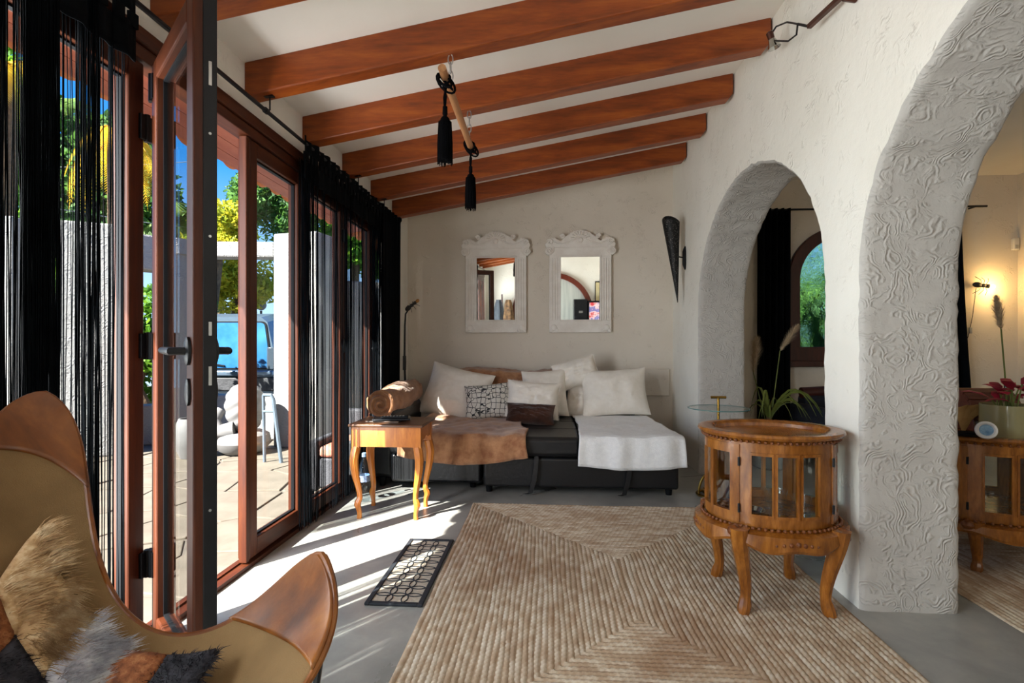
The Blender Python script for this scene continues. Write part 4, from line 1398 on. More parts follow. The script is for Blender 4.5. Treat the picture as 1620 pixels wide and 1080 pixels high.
def arcseg(g, c, a, b, th, p0, p1, z0, z1, n=None):
    """curved board on an ellipse between two angles in degrees"""
    n = n or max(2, int(abs(p1 - p0) / 5))
    vs_ = []
    for i in range(n + 1):
        p = math.radians(p0 + (p1 - p0) * i / n)
        co, si = math.cos(p), math.sin(p)
        vs_ += [(c[0] + a * co, c[1] + b * si, z0), (c[0] + a * co, c[1] + b * si, z1),
                (c[0] + (a - th) * co, c[1] + (b - th) * si, z1), (c[0] + (a - th) * co, c[1] + (b - th) * si, z0)]
    fs_ = []
    for i in range(n):
        for k in range(4):
            k2 = (k + 1) % 4
            fs_.append((i * 4 + k, i * 4 + k2, i * 4 + 4 + k2, i * 4 + 4 + k))
    fs_ += [(0, 3, 2, 1), (n * 4, n * 4 + 1, n * 4 + 2, n * 4 + 3)]
    return g.add(vs_, fs_)
def ediscs(c, a, b, z0, z1, n=64):
    return G().lathe([(1, z0), (1, z1)], (c[0], c[1], 0), n, a, b)
def beads(c, a, b, z, r, n):
    g = G()
    for k in range(n):
        th = 2 * PI * k / n
        g.ball((c[0] + a * math.cos(th), c[1] + b * math.sin(th), z), r, n=8, m=5)
    return g
M['carving'] = wood('carved_wood', '#4e260c', '#6e3b14', '#8a501c', (3, 3, 3), 20, 0.35, 0.9)
def cabinet(c, a, b, z_leg, z_body0, z_body1, z_top, fx, fy, label, panes_front, door_half, legk):
    T = thing('display_cabinet', label, 'cabinet', (c[0], c[1], 0), 'oval glazed display cabinets')
    th = 0.018
    # legs
    for sx_, sy_ in ((-1, -1), (1, -1), (-1, 1), (1, 1)):
        g = G()
        stout_leg(g, c[0] + sx_ * fx, c[1] + sy_ * fy, z_leg + 0.05, sx_ * 0.75, sy_ * 0.65, legk)
        lg = obj('leg', g, M['honey2'], T)
        obj('carved_knee', G().ball((c[0] + sx_ * (a + 0.035) * 0.72, c[1] + sy_ * (b + 0.035) * 0.72, z_leg + 0.035), 0.028, 0.028, 0.022, 10, 6), M['carving'], lg)
    # skirt with a wavy lower edge
    low = lambda p: z_leg - 0.012 - 0.022 * abs(math.cos(2 * p)) ** 2 + 0.010 * math.cos(8 * p)
    ering(g := G(), c, a, b, [(-0.05, z_leg + 0.02), (0.045, low), (0.052, lambda p: low(p) + 0.012), (0.048, z_leg + 0.035), (0.022, z_body0 - 0.008), (-0.05, z_body0 - 0.005)], 96)
    obj('skirt', g, M['honey2'], T)
    obj('bead_molding', beads(c, a + 0.018, b + 0.018, z_body0 - 0.001, 0.0075, 74), M['carving'], T, kind='stuff')
    for p in (-90, 0, 90, 180):
        q = math.radians(p)
        g = G()
        for s_ in range(-3, 4):
            q2 = q + s_ * 0.085
            g.ball((c[0] + (a + 0.046) * math.cos(q2), c[1] + (b + 0.046) * math.sin(q2), z_leg + 0.012 - 0.003 * abs(s_)), 0.012 - 0.0016 * abs(s_), n=8, m=5)
        obj('carved_ornament', g, M['carving'], T, kind='stuff')
    # carcass
    obj('floor_board', ediscs(c, a - 0.004, b - 0.004, z_body0 - 0.004, z_body0 + 0.012), M['honey2'], T)
    zb0, zb1 = z_body0 + 0.045, z_body1 - 0.045
    obj('lower_band', ering(G(), c, a, b, [(0, z_body0), (0, zb0), (-th, zb0), (-th, z_body0)], 64), M['honey2'], T)
    obj('upper_band', ering(G(), c, a, b, [(0, zb1), (0, z_body1), (-th, z_body1), (-th, zb1)], 64), M['honey2'], T)
    # fixed glazed fronts (front and rear)
    hw = panes_front[1]
    for base in (-94, 86):
        cs = [base + q for q in panes_front[0]]
        xs = [base - (90 - door_half) + 4] + cs + [base + (90 - door_half) + 4]
        for i in range(len(cs) + 1):
            p0 = (base - (90 - door_half) + (4 if base < 0 else 4)) if i == 0 else cs[i - 1] + hw
            p1 = (base + (90 - door_half) + 4) if i == len(cs) else cs[i] - hw
            obj('mullion', arcseg(G(), c, a + 0.001, b + 0.001, th + 0.002, p0, p1, zb0 - 0.001, zb1 + 0.001), M['honey2'], T)
        for q in cs:
            obj('pane', arcseg(G(), c, a - 0.008, b - 0.008, 0.003, q - hw, q + hw, zb0, zb1, 4), M['glass'], T)
            g = G()
            arcseg(g, c, a + 0.006, b + 0.006, 0.010, q - hw - 0.6, q - hw + 0.8, zb0 - 0.006, zb1 + 0.006, 2)
            arcseg(g, c, a + 0.006, b + 0.006, 0.010, q + hw - 0.8, q + hw + 0.6, zb0 - 0.006, zb1 + 0.006, 2)
            arcseg(g, c, a + 0.006, b + 0.006, 0.010, q - hw, q + hw, zb0 - 0.006, zb0 + 0.006, 4)
            arcseg(g, c, a + 0.006, b + 0.006, 0.010, q - hw, q + hw, zb1 - 0.006, zb1 + 0.006, 4)
            obj('pane_bead', g, M['honey2'], T)
    # curved doors at the two ends
    for mid in (180, 0):
        gdo = G()
        dz0, dz1 = z_body0 + 0.008, z_body1 - 0.010
        arcseg(gdo, c, a + 0.006, b + 0.006, th, mid - door_half, mid + door_half, dz0, zb0 + 0.004)
        arcseg(gdo, c, a + 0.006, b + 0.006, th, mid - door_half, mid + door_half, zb1 - 0.004, dz1)
        e = [mid - door_half, mid - door_half * 0.80, mid - door_half * 0.34, mid - door_half * 0.24, mid + door_half * 0.24, mid + door_half * 0.34, mid + door_half * 0.80, mid + door_half]
        for i in (0, 2, 4, 6):
            arcseg(gdo, c, a + 0.006, b + 0.006, th, e[i], e[i + 1], zb0 + 0.004, zb1 - 0.004)
        dr = obj('door', gdo, M['honey2'], T)
        for i in (1, 3, 5):
            obj('pane', arcseg(G(), c, a - 0.003, b - 0.003, 0.003, e[i], e[i + 1], zb0, zb1, 4), M['glass'], dr)
        ph = math.radians(mid + (door_half if mid == 180 else -door_half))
        hx_, hy_ = c[0] + (a + 0.008) * math.cos(ph), c[1] + (b + 0.008) * math.sin(ph)
        for z in (dz0 + 0.06, dz1 - 0.07):
            obj('hinge', G().tube([(hx_, hy_, z - 0.018), (hx_, hy_, z + 0.018)], 0.005, 8), M['blackmetal'], dr)
    # top: molded rim round a sunken tray
    obj('bead_molding', beads(c, a + 0.014, b + 0.014, z_body1 + 0.006, 0.007, 74), M['carving'], T, kind='stuff')
    obj('top_rim', ering(G(), c, a, b, [(0.0, z_body1 + 0.0), (0.012, z_body1 + 0.014), (0.030, z_body1 + 0.018), (0.036, z_top - 0.012), (0.032, z_top - 0.003), (0.018, z_top), (-0.022, z_top - 0.001), (-0.036, z_top - 0.010), (-0.040, z_top - 0.024), (-0.045, z_body1)], 80), M['honey2'], T)
    obj('tray', ediscs(c, a - 0.035, b - 0.035, z_body1 - 0.002, z_top - 0.024), M['honey2'], T)
    return T
C1 = (0.975, 2.335)
cabinet(C1, 0.262, 0.222, 0.312, 0.365, 0.705, 0.745, 0.175, 0.175, 'oval glazed wooden cabinet standing alone before the arch pier', ([-21, 0, 21], 9.0), 46, 1.0)
C2 = (2.33, 2.86)
cabinet(C2, 0.38, 0.29, 0.20, 0.25, 0.62, 0.66, 0.245, 0.215, 'lower oval glazed wooden cabinet beyond the large arch', ([-24, -4, 16], 8.5), 44, 0.85)
# glass things inside the cabinet
def vessel(name, label, cat, x, y, z, prof, mat=None, n=20, handle=None, group='glassware in the cabinets'):
    T = thing(name, label, cat, (x, y, z), group)
    obj('bowl', G().lathe(prof, (x, y, z), n, cap=False), mat or M['glass'], T, recalc=True)
    if handle:
        obj('handle', G().tube([(x + q[0], y + q[1], z + q[2]) for q in handle], 0.004, 8), mat or M['glass'], T)
    return T
z1 = 0.365 + 0.0135
M['silver'] = plain('polished_silver', '#c8c8c4', None, 0.12, 1.0)
vessel('dish', 'small silver dish with curled handle in the standing cabinet', 'dish', 0.86, 2.24, z1, [(0.02, 0), (0.05, 0.012), (0.06, 0.03), (0.055, 0.03), (0.045, 0.014)], M['silver'], handle=[(-0.055, 0, 0.03), (-0.075, -0.01, 0.05), (-0.07, -0.02, 0.07), (-0.05, -0.02, 0.06)])
vessel('glass_jug', 'clear glass jug with handle in the standing cabinet', 'jug', 0.955, 2.20, z1, [(0.028, 0), (0.03, 0.005), (0.038, 0.05), (0.034, 0.10), (0.04, 0.125), (0.038, 0.125), (0.032, 0.10)], handle=[(0.036, 0, 0.11), (0.06, 0, 0.095), (0.06, 0, 0.05), (0.036, 0, 0.035)])
vessel('tumbler', 'wide clear tumbler at the right in the standing cabinet', 'glass', 1.06, 2.21, z1, [(0.026, 0), (0.028, 0.004), (0.036, 0.10), (0.034, 0.10), (0.026, 0.008)])
vessel('tumbler', 'clear tumbler at the back of the standing cabinet', 'glass', 1.00, 2.36, z1, [(0.026, 0), (0.028, 0.004), (0.034, 0.09), (0.032, 0.09), (0.026, 0.008)])
vessel('glass_bowl', 'cut glass bowl inside the lower cabinet', 'bowl', 2.22, 2.72, 0.265, [(0.03, 0), (0.035, 0.01), (0.07, 0.05), (0.085, 0.09), (0.08, 0.09), (0.065, 0.05)])
M['bookred'] = plain('brown_book', '#5a2a1c', None, 0.6); M['bookcream'] = plain('cream_book', '#b9a27a', None, 0.6)
for k, (m_, l_) in enumerate(((M['bookcream'], 'cream book upright inside the lower cabinet'), (M['bookred'], 'red-brown book upright inside the lower cabinet'))):
    x = 2.085 + k * 0.03
    bk = thing('book', l_, 'book', (x, 2.77, 0.263), 'books in the lower cabinet')
    obj('cover', G().box(x - 0.012, x + 0.012, 2.71, 2.83, 0.263, 0.263 + 0.19 - 0.02 * k), m_, bk, bevel=0.002)
    obj('pages', G().box(x - 0.009, x + 0.009, 2.7085, 2.71, 0.267, 0.263 + 0.185 - 0.02 * k), M['cream'], bk)

# ---------------- the two carved mirrors
M['whitewash'] = plain('whitewashed_wood', '#e2dad0', '#f0ebe3', 0.8, scale=9, bump=0.4, bscale=60, bdist=0.004)
t = NT('mirror_silver'); t.color((0.86, 0.88, 0.86, 1)); t.set(0.015, 1.0); M['mirror'] = t.m
def mirror(cx, label, tilt):
    W2, GW = 0.322, 0.205
    zb, zg0, zg1, zf, zt = 1.24, 1.37, 2.03, 2.155, 2.30
    Y0 = YB - 0.012
    T = thing('wall_mirror', label, 'mirror', (cx, Y0, zb), 'carved wall mirrors')
    def bx(x0, x1, z0, z1, d0, d1): return G().box(cx + x0, cx + x1, Y0 - d1, Y0 - d0, z0, z1)
    obj('side_rail', bx(-W2, -GW, zb + 0.10, zf - 0.05, 0, 0.035), M['whitewash'], T, bevel=0.006)
    obj('side_rail', bx(GW, W2, zb + 0.10, zf - 0.05, 0, 0.035), M['whitewash'], T, bevel=0.006)
    obj('bottom_rail', bx(-W2, W2, zb, zg0, 0, 0.036), M['whitewash'], T, bevel=0.006)
    obj('top_rail', bx(-W2, W2, zg1, zf, 0, 0.036), M['whitewash'], T, bevel=0.006)
    g = G()
    for (x0, x1, z0, z1_) in ((-GW - 0.014, -GW + 0.004, zg0, zg1), (GW - 0.004, GW + 0.014, zg0, zg1), (-GW - 0.014, GW + 0.014, zg0 - 0.014, zg0 + 0.004), (-GW - 0.014, GW + 0.014, zg1 - 0.004, zg1 + 0.014)):
        g.box(cx + x0, cx + x1, Y0 - 0.046, Y0 - 0.03, z0, z1_)
    for s_ in (-1, 1):
        for q in (0.24, 0.265, 0.29):
            g.box(cx + s_ * q - 0.005, cx + s_ * q + 0.005, Y0 - 0.042, Y0 - 0.03, zb + 0.13, zf - 0.14)
    obj('inner_molding', g, M['whitewash'], T, bevel=0.003, kind='stuff')
    # carved crest outline
    pts = []
    cxs_ = [0, 0.05, 0.10, 0.13, 0.155, 0.172, 0.20, 0.23, 0.27, 0.31, 0.34, 0.36]
    czs_ = [2.305, 2.297, 2.277, 2.250, 2.243, 2.222, 2.192, 2.205, 2.230, 2.222, 2.17, 2.13]
    def crest(x):
        return float(np.interp(abs(x), cxs_, czs_)) + 0.004 * math.cos(abs(x) * 190)
    xs = [-0.345 + 0.69 * i / 120 for i in range(121)]
    poly = [(x, crest(x)) for x in xs]
    low = [(0.345, zf + 0.03), (0.362, zf + 0.0), (0.35, zf - 0.05), (0.365, zf - 0.075), (0.34, zf - 0.105), (0.30, zf - 0.10), (0.27, zf - 0.03), (-0.27, zf - 0.03), (-0.30, zf - 0.10), (-0.34, zf - 0.105), (-0.365, zf - 0.075), (-0.35, zf - 0.05), (-0.362, zf), (-0.345, zf + 0.03)]
    g = G()
    top = poly
    vs_ = []
    for d in (0.0, 0.05):
        vs_ += [(cx + a, Y0 - d, b) for a, b in top] + [(cx + a, Y0 - d, zf - 0.03) for a, b in top]
    n_ = len(top)
    fs_ = []
    for i in range(n_ - 1):
        fs_ += [(i, i + 1, n_ + i + 1, n_ + i), (2 * n_ + i, 3 * n_ + i, 3 * n_ + i + 1, 2 * n_ + i + 1), (i, 2 * n_ + i, 2 * n_ + i + 1, i + 1), (n_ + i, n_ + i + 1, 3 * n_ + i + 1, 3 * n_ + i)]
    fs_ += [(0, n_, 3 * n_, 2 * n_), (n_ - 1, 3 * n_ - 1, 4 * n_ - 1, 2 * n_ - 1)]
    g.add(vs_, fs_)
    cr = obj('crest', g, M['whitewash'], T)
    for s_ in (-1, 1):
        lob = [(s_ * a, b) for a, b in ((0.27, zf - 0.02), (0.345, zf + 0.03), (0.366, zf + 0.005), (0.352, zf - 0.03), (0.37, zf - 0.06), (0.36, zf - 0.09), (0.335, zf - 0.108), (0.30, zf - 0.10), (0.272, zf - 0.07))]
        obj('corner_scroll', G().prism(lob, 0.002, 0.052, map3=lambda a, b, h: Vector((cx + a, Y0 - h, b))), M['whitewash'], T, bevel=0.004)
        # scroll ridges
        for rr_, (qx, qz) in ((0.030, (0.315, zf + 0.03)), (0.034, (0.325, zf - 0.065)), (0.024, (0.185, zf + 0.085))):
            sp_ = []
            for i in range(26):
                q = i / 25; a = q * 3.3 * PI
                sp_.append((cx + s_ * (qx + rr_ * (1 - 0.8 * q) * math.cos(a)), Y0 - 0.058, qz + rr_ * (1 - 0.8 * q) * math.sin(a)))
            obj('scroll', G().tube(sp_, 0.009, 6), M['whitewash'], cr)
        obj('swag', G().tube([(cx + s_ * (0.06 + 0.25 * i / 12), Y0 - 0.052, zf + 0.055 - 0.045 * math.sin(PI * i / 12)) for i in range(13)], 0.008, 6), M['whitewash'], cr)
        obj('corner_flower', G().ball((cx + s_ * (W2 - 0.05), Y0 - 0.036, zb + 0.05), 0.034, 0.012, 0.034, 10, 6).ball((cx + s_ * (W2 - 0.02), Y0 - 0.036, zb + 0.02), 0.02, 0.012, 0.02, 8, 5).ball((cx + s_ * (W2 - 0.08), Y0 - 0.036, zb + 0.025), 0.018, 0.012, 0.018, 8, 5), M['whitewash'], T, kind='stuff')
    for k in range(9):
        a = PI * (k + 0.5) / 9
        obj('shell_rib', G().tube([(cx + 0.035 * math.cos(a), Y0 - 0.052, zf + 0.055 + 0.035 * math.sin(a)), (cx + 0.105 * math.cos(a), Y0 - 0.05, zf + 0.05 + 0.085 * math.sin(a))], [0.008, 0.014], 6), M['whitewash'], cr)
    obj('shell_arch', G().tube([(cx + 0.06 * math.cos(PI * i / 12), Y0 - 0.056, zf + 0.045 + 0.05 * math.sin(PI * i / 12)) for i in range(13)], 0.007, 6), M['whitewash'], cr)
    obj('rosette', G().ball((cx, Y0 - 0.052, zf + 0.045), 0.03, 0.016, 0.03, 12, 6), M['whitewash'], cr)
    # silvered glass, leaning forward a little
    h = zg1 - zg0
    d0, d1 = 0.012, 0.012 + math.tan(tilt) * h
    g = G().add([(cx - GW, Y0 - d0, zg0), (cx + GW, Y0 - d0, zg0), (cx + GW, Y0 - d1, zg1), (cx - GW, Y0 - d1, zg1),
                 (cx - GW, Y0 - d0 + 0.004, zg0), (cx + GW, Y0 - d0 + 0.004, zg0), (cx + GW, Y0 - d1 + 0.004, zg1), (cx - GW, Y0 - d1 + 0.004, zg1)],
                [(0, 1, 2, 3), (7, 6, 5, 4), (0, 4, 5, 1), (1, 5, 6, 2), (2, 6, 7, 3), (3, 7, 4, 0)])
    obj('mirror_glass', g, M['mirror'], T, smooth=False)
    return T
mirror(by_y(785, 540, YB).x, 'carved whitewashed mirror nearer the window side', math.radians(2.45))
mirror(by_y(917.5, 540, YB).x, 'carved whitewashed mirror nearer the cone wall light', math.radians(2.45))

# ---------------- wall sconce: pierced metal cone
sc0 = by_x(1085, 408, WX)
t = NT('pierced_metal')
v = t.co('Object')
vo = t.voro(v, 75, 'F1', 1.0)
t.color(t.ramp(vo.outputs['Distance'], [(0.18, lin('#6b6862')), (0.30, lin('#1c1b1a'))]))
t.set(0.5, 0.6); t.bump(vo.outputs['Distance'], 0.5, 0.004)
M['pierced'] = t.m
s_t = thing('wall_sconce', 'pierced dark metal cone wall light near the back corner', 'wall light', sc0)
cxs, cys = WX - 0.135, sc0.y - 0.02
def cone(u, v_):
    a = PI * (0.42 + 1.16 * u)
    z = sc0.z - 0.42 + 0.74 * v_
    r = 0.004 + 0.085 * v_
    tip = (1 - v_)
    return Vector((cxs + 0.055 * tip + r * math.cos(a + 0.5), cys + r * math.sin(a + 0.5) * 0.8, z + 0.06 * v_ * math.cos(a * 1.0 + 2.8)))
o = obj('shade', G().grid(cone, 20, 24), M['pierced'], s_t, recalc=False)
o.modifiers.new('thickness', 'SOLIDIFY').thickness = 0.003
obj('arm', G().tube([(cxs, cys + 0.0, sc0.z + 0.02), (WX, sc0.y, sc0.z)], 0.007, 8), M['blackmetal'], s_t)
g = G().tube([(WX - 0.008, sc0.y, sc0.z - 0.11), (WX - 0.012, sc0.y, sc0.z - 0.06), (WX - 0.012, sc0.y, sc0.z + 0.06), (WX - 0.008, sc0.y, sc0.z + 0.11)], [0.006, 0.02, 0.02, 0.006], 8)
obj('wall_plate', g, M['blackmetal'], s_t)

# ---------------- ant lamps
M['bulb_off'] = plain('amber_bulb', '#b8843c', None, 0.2)
M['bulb_on'] = emit('glowing_bulb', '#ffc870', 60)
M['antblack'] = plain('ant_black', '#141210', '#221d18', 0.5)
def ant(T, p, d, s, bulb, leg_dir):
    p, d = Vector(p), Vector(d).normalized()
    side = d.cross(Vector(leg_dir)).normalized()
    ld = Vector(leg_dir).normalized()
    Rm = Matrix((d, side, ld)).transposed()
    g = G()
    g.ball(p - d * 0.055 * s, 0.042 * s, 0.028 * s, 0.028 * s, 12, 8, Rm)
    g.ball(p, 0.028 * s, 0.02 * s, 0.02 * s, 12, 8, Rm)
    g.ball(p + d * 0.045 * s, 0.024 * s, 0.022 * s, 0.02 * s, 12, 8, Rm)
    obj('ant_body', g, M['antblack'], T)
    for k in (-1, 0, 1):
        for s_ in (-1, 1):
            a = p + d * (0.016 * k * s)
            obj('ant_leg', G().tube([a, a + side * (s_ * 0.05 * s) + d * (0.02 * k * s) - ld * 0.01 * s, a + side * (s_ * 0.085 * s) + d * (0.045 * k * s) + ld * 0.035 * s], 0.0022 * s + 0.0006, 5), M['antblack'], T)
    obj('bulb', G().ball(p + d * 0.085 * s, 0.026 * s, 0.02 * s, 0.02 * s, 14, 10, Rm), bulb, T)
lx, ly = -1.425, 5.03
fl = thing('floor_lamp', 'thin dark floor lamp topped by an ant figure beside the drape', 'floor lamp', (lx, ly, 0))
obj('base', G().lathe([(0.11, 0), (0.11, 0.012), (0.03, 0.02)], (lx + 0.03, ly + 0.1, 0), 24), M['antblack'], fl)
obj('pole', G().tube([(lx + 0.03, ly + 0.1, 0.01), (lx + 0.01, ly + 0.02, 0.5), (lx, ly, 0.95), (lx + 0.004, ly, 1.3), (lx + 0.012, ly, 1.42), (lx + 0.05, ly, 1.475)], [0.012, 0.011, 0.011, 0.009, 0.008, 0.008], 8), M['antblack'], fl)
obj('sleeve', G().tube([(lx, ly, 0.86), (lx, ly, 1.0)], 0.017, 8), M['antblack'], fl)
ant(fl, (lx + 0.075, ly, 1.505), (0.8, 0, 0.62), 0.85, M['bulb_off'], (0.55, -0.2, -0.8))
wl_p = by_y(1552, 452, YB - 0.05)
wlm = thing('wall_lamp', 'glowing ant-shaped wall lamp on the side room wall', 'wall lamp', (wl_p.x, YB, wl_p.z))
ant(wlm, (wl_p.x, YB - 0.075, wl_p.z), (1, 0, -0.15), 1.0, M['bulb_on'], (0, 1, 0))
cpts = [(wl_p.x - 0.03, YB - 0.03, wl_p.z - 0.02), (wl_p.x - 0.05, YB - 0.012, wl_p.z - 0.3), (wl_p.x - 0.09, YB - 0.012, wl_p.z - 0.5), (wl_p.x - 0.2, YB - 0.012, wl_p.z - 0.72), (wl_p.x - 0.26, YB - 0.012, wl_p.z - 1.2)]
obj('cord', G().tube(cpts, 0.003, 6), M['antblack'], wlm)
obj('cord_switch', G().box(wl_p.x - 0.085, wl_p.x - 0.06, YB - 0.025, YB - 0.008, wl_p.z - 0.47, wl_p.z - 0.41), M['steel'], wlm, bevel=0.004)
pl = bpy.data.lights.new('wall_lamp_light', 'POINT'); pl.energy = 2.6; pl.color = (1.0, 0.62, 0.22); pl.shadow_soft_size = 0.03
plo = bpy.data.objects.new('wall_lamp_light', pl); COL.objects.link(plo)
plo.location = (wl_p.x + 0.12, YB - 0.16, wl_p.z - 0.02)

# ---------------- brass and glass side table
gx, gy, gz = 1.262, 3.885, 0.64
gt_ = thing('glass_table', 'small round glass side table with brass stem in the small arch', 'side table', (gx, gy, 0))
obj('glass_top', G().lathe([(0.213, gz - 0.004), (0.215, gz), (0.213, gz + 0.004)], (gx, gy, 0), 48), M['glass'], gt_)
obj('top_edge', G().tube([(gx + 0.2145 * math.cos(2 * PI * k / 48), gy + 0.2145 * math.sin(2 * PI * k / 48), gz) for k in range(48)], 0.0035, 6, closed=True), plain('green_glass_edge', '#5f8a86', None, 0.1), gt_)
obj('stem', G().tube([(gx, gy, 0.02), (gx, gy, gz + 0.075)], 0.009, 12), M['brass'], gt_)
obj('grip', G().tube([(gx - 0.055, gy, gz + 0.08), (gx + 0.055, gy, gz + 0.08)], 0.010, 12), M['brass'], gt_)
obj('base_ring', G().tube([(gx - 0.06 + 0.10 * math.cos(2 * PI * k / 36), gy - 0.03 + 0.10 * math.sin(2 * PI * k / 36), 0.012) for k in range(36)], 0.010, 8, closed=True), M['brass'], gt_)
obj('base_ring', G().tube([(gx - 0.075 + 0.075 * math.cos(PI * k / 18), gy - 0.03, 0.01 + 0.15 * math.sin(PI * k / 18)) for k in range(19)], 0.009, 8), M['brass'], gt_)
obj('base_ring', G().tube([(gx + 0.10 * math.cos(2 * PI * k / 36), gy + 0.05 + 0.10 * math.sin(2 * PI * k / 36), 0.012) for k in range(36)], 0.009, 8, closed=True), M['brass'], gt_)

# ---------------- ceiling rod with chains and tassels
M['rodwood'] = wood('pale_rod_wood', '#9a6a44', '#b07c52', '#c28f64', (5, 0.6, 5), 6, 0.5, 0.1)
M['rope'] = plain('black_rope', '#070708', '#0d0d10', 1.0, bump=0.3, bscale=200, spec=0.05)
RX, RZ = -0.472, 2.335
tz_ = thing('hanging_rod', 'pale wooden rod hanging on two chains with black tassels', 'hanging rod', (RX, 2.75, RZ))
obj('rod', G().tube([(RX, 2.27, RZ + 0.012), (RX, 3.17, RZ - 0.012)], 0.019, 14), M['rodwood'], tz_)
for yy in (2.475, 3.075):
    top = ceil_z(RX) - 0.165
    n_l = 4
    z0c = RZ + 0.02
    for k in range(n_l):
        zc = z0c + (top - z0c) * (k + 0.5) / n_l
        hl = (top - z0c) / n_l * 0.62
        pts = [((0.012 * math.cos(2 * PI * i / 14)) if k % 2 else 0, 0 if k % 2 else 0.012 * math.cos(2 * PI * i / 14), hl * math.sin(2 * PI * i / 14)) for i in range(14)]
        obj('chain_link', G().tube([(RX + a, yy + b, zc + c_) for a, b, c_ in pts], 0.0035, 6, closed=True), M['steel'], tz_)
for yy, zr in ((2.34, RZ), (3.13, RZ)):
    g = G()
    for k in range(4):
        a = k * 0.8
        g.tube([(RX + (0.028 + 0.006 * k) * math.cos(2 * PI * i / 16 + a), yy + 0.012 * (k - 1.5) + 0.02 * math.sin(2 * PI * i / 16), zr - 0.012 + (0.034 + 0.008 * k) * math.sin(2 * PI * i / 16)) for i in range(16)], 0.0055, 6, closed=True)
    g.tube([(RX + 0.006, yy, zr - 0.03), (RX - 0.004, yy, zr - 0.09), (RX, yy, zr - 0.15)], 0.006, 6)
    g.tube([(RX - 0.01, yy, zr - 0.03), (RX + 0.005, yy, zr - 0.08), (RX - 0.002, yy, zr - 0.15)], 0.005, 6)
    tie = obj('rope_tie', g, M['rope'], tz_, kind='stuff')
    ts = obj('tassel', G().lathe([(0.004, zr - 0.125), (0.011, zr - 0.13), (0.012, zr - 0.165), (0.008, zr - 0.172), (0.020, zr - 0.185), (0.027, zr - 0.21), (0.029, zr - 0.27), (0.032, zr - 0.375), (0.030, zr - 0.38)], (RX, yy, 0), 28), M['rope'], tz_)
    g = G(); rg = random.Random(int(yy * 100))
    for k in range(90):
        a = rg.uniform(0, 2 * PI); r = rg.uniform(0.024, 0.030)
        e = rg.uniform(-0.006, 0.012)
        x0_, y0_ = RX + r * math.cos(a), yy + r * math.sin(a)
        x1_, y1_ = RX + (r + 0.005) * math.cos(a), yy + (r + 0.005) * math.sin(a)
        g.tube([(x0_, y0_, zr - 0.2), (x1_, y1_, zr - 0.30), (x1_, y1_, zr - 0.388 - e)], 0.0016, 3)
    obj('tassel_threads', g, M['rope'], ts, recalc=False, kind='stuff')

# ---------------- spotlight on the arched wall
sp = by_x(1300, 20, WX)
spt = thing('spotlight', 'small chrome spotlight on a bent wire arm high on the arched wall', 'spotlight', sp)
M['bronze'] = plain('brown_metal', '#4a2a20', '#5c3528', 0.4, 0.5)
a0, a1 = by_x(1332, -6, WX - 0.05), by_x(1280, 42, WX - 0.07)
obj('rail', G().tube([a0, a1], 0.014, 4), M['bronze'], spt)
obj('wall_mount', G().tube([(WX, a0.y - 0.02, a0.z - 0.02), (WX - 0.05, a0.y - 0.02, a0.z - 0.01)], 0.022, 10), M['bronze'], spt)
hd = by_x(1222, 66, WX - 0.10)
a1b = by_x(1262, 38, WX - 0.08)
obj('wire_arm', G().tube([a1, a1b], 0.006, 6).tube([a1b, by_x(1245, 35, WX - 0.085), by_x(1228, 42, WX - 0.09), hd + Vector((0, 0, 0.05))], 0.0045, 6), M['blackmetal'], spt)
obj('wire_arm', G().tube([a1b, by_x(1260, 55, WX - 0.085), by_x(1247, 65, WX - 0.09), hd + Vector((0, -0.01, 0.0))], 0.0045, 6), M['blackmetal'], spt)
RS = Matrix.Rotation(math.radians(-18), 3, 'Y')
obj('socket', G().lathe([(0.016, 0.01), (0.018, 0.05), (0.012, 0.055)], hd, 16, M=RS), M['bronze'], spt)
obj('reflector', G().lathe([(0.018, 0.012), (0.026, -0.015), (0.034, -0.035), (0.031, -0.036), (0.012, -0.01)], hd, 20, M=RS), M['silver'], spt)

# ---------------- curtain rod, string curtains, drape
CXR, CZR = -1.415, 2.285
cr = thing('curtain_rod', 'thin black curtain rod hung below the beams along the glazing', 'curtain rod', (CXR, 2.0, CZR))
obj('rod', G().tube([(CXR, -1.2, CZR), (CXR, 4.84, CZR)], 0.010, 10), M['blackmetal'], cr)
for k in (-1, 0, 2, 3):
    y = beam_y[k + 6] + 0.05
    zb_ = ceil_z(CXR + 0.02) - 0.165
    obj('bracket', G().tube([(CXR + 0.02, y, zb_ + 0.002), (CXR + 0.02, y, CZR + 0.004), (CXR, y, CZR)], 0.004, 6).box(CXR - 0.02, CXR + 0.04, y - 0.012, y + 0.012, zb_ - 0.005, zb_ + 0.002).tube([(CXR, y - 0.012, CZR), (CXR, y + 0.012, CZR)], 0.015, 10), M['blackmetal'], cr)
def strands(groups, seed, x=CXR, ztop=2.19, zbot=0.03, r=0.0013):
    rg = random.Random(seed)
    g = G()
    for (y0, y1, n_, sx_) in groups:
        for k in range(n_):
            y = rg.uniform(y0, y1); xx = x + rg.uniform(-sx_, sx_)
            rr_ = r * rg.uniform(0.8, 1.5)
            ph, am = rg.uniform(0, 6.28), rg.uniform(0.0, 0.006)
            dy = rg.uniform(-0.006, 0.006)
            pts = []
            for i in range(9):
                q = i / 8
                pts.append((xx + 0.6 * am * math.sin(ph + q * 5), y + dy * q + am * math.sin(ph * 2 + q * 7), ztop + (zbot + rg.uniform(0, 0.02) * (i == 8) - ztop) * q))
            g.tube(pts, rr_, 3, caps=False)
    return g
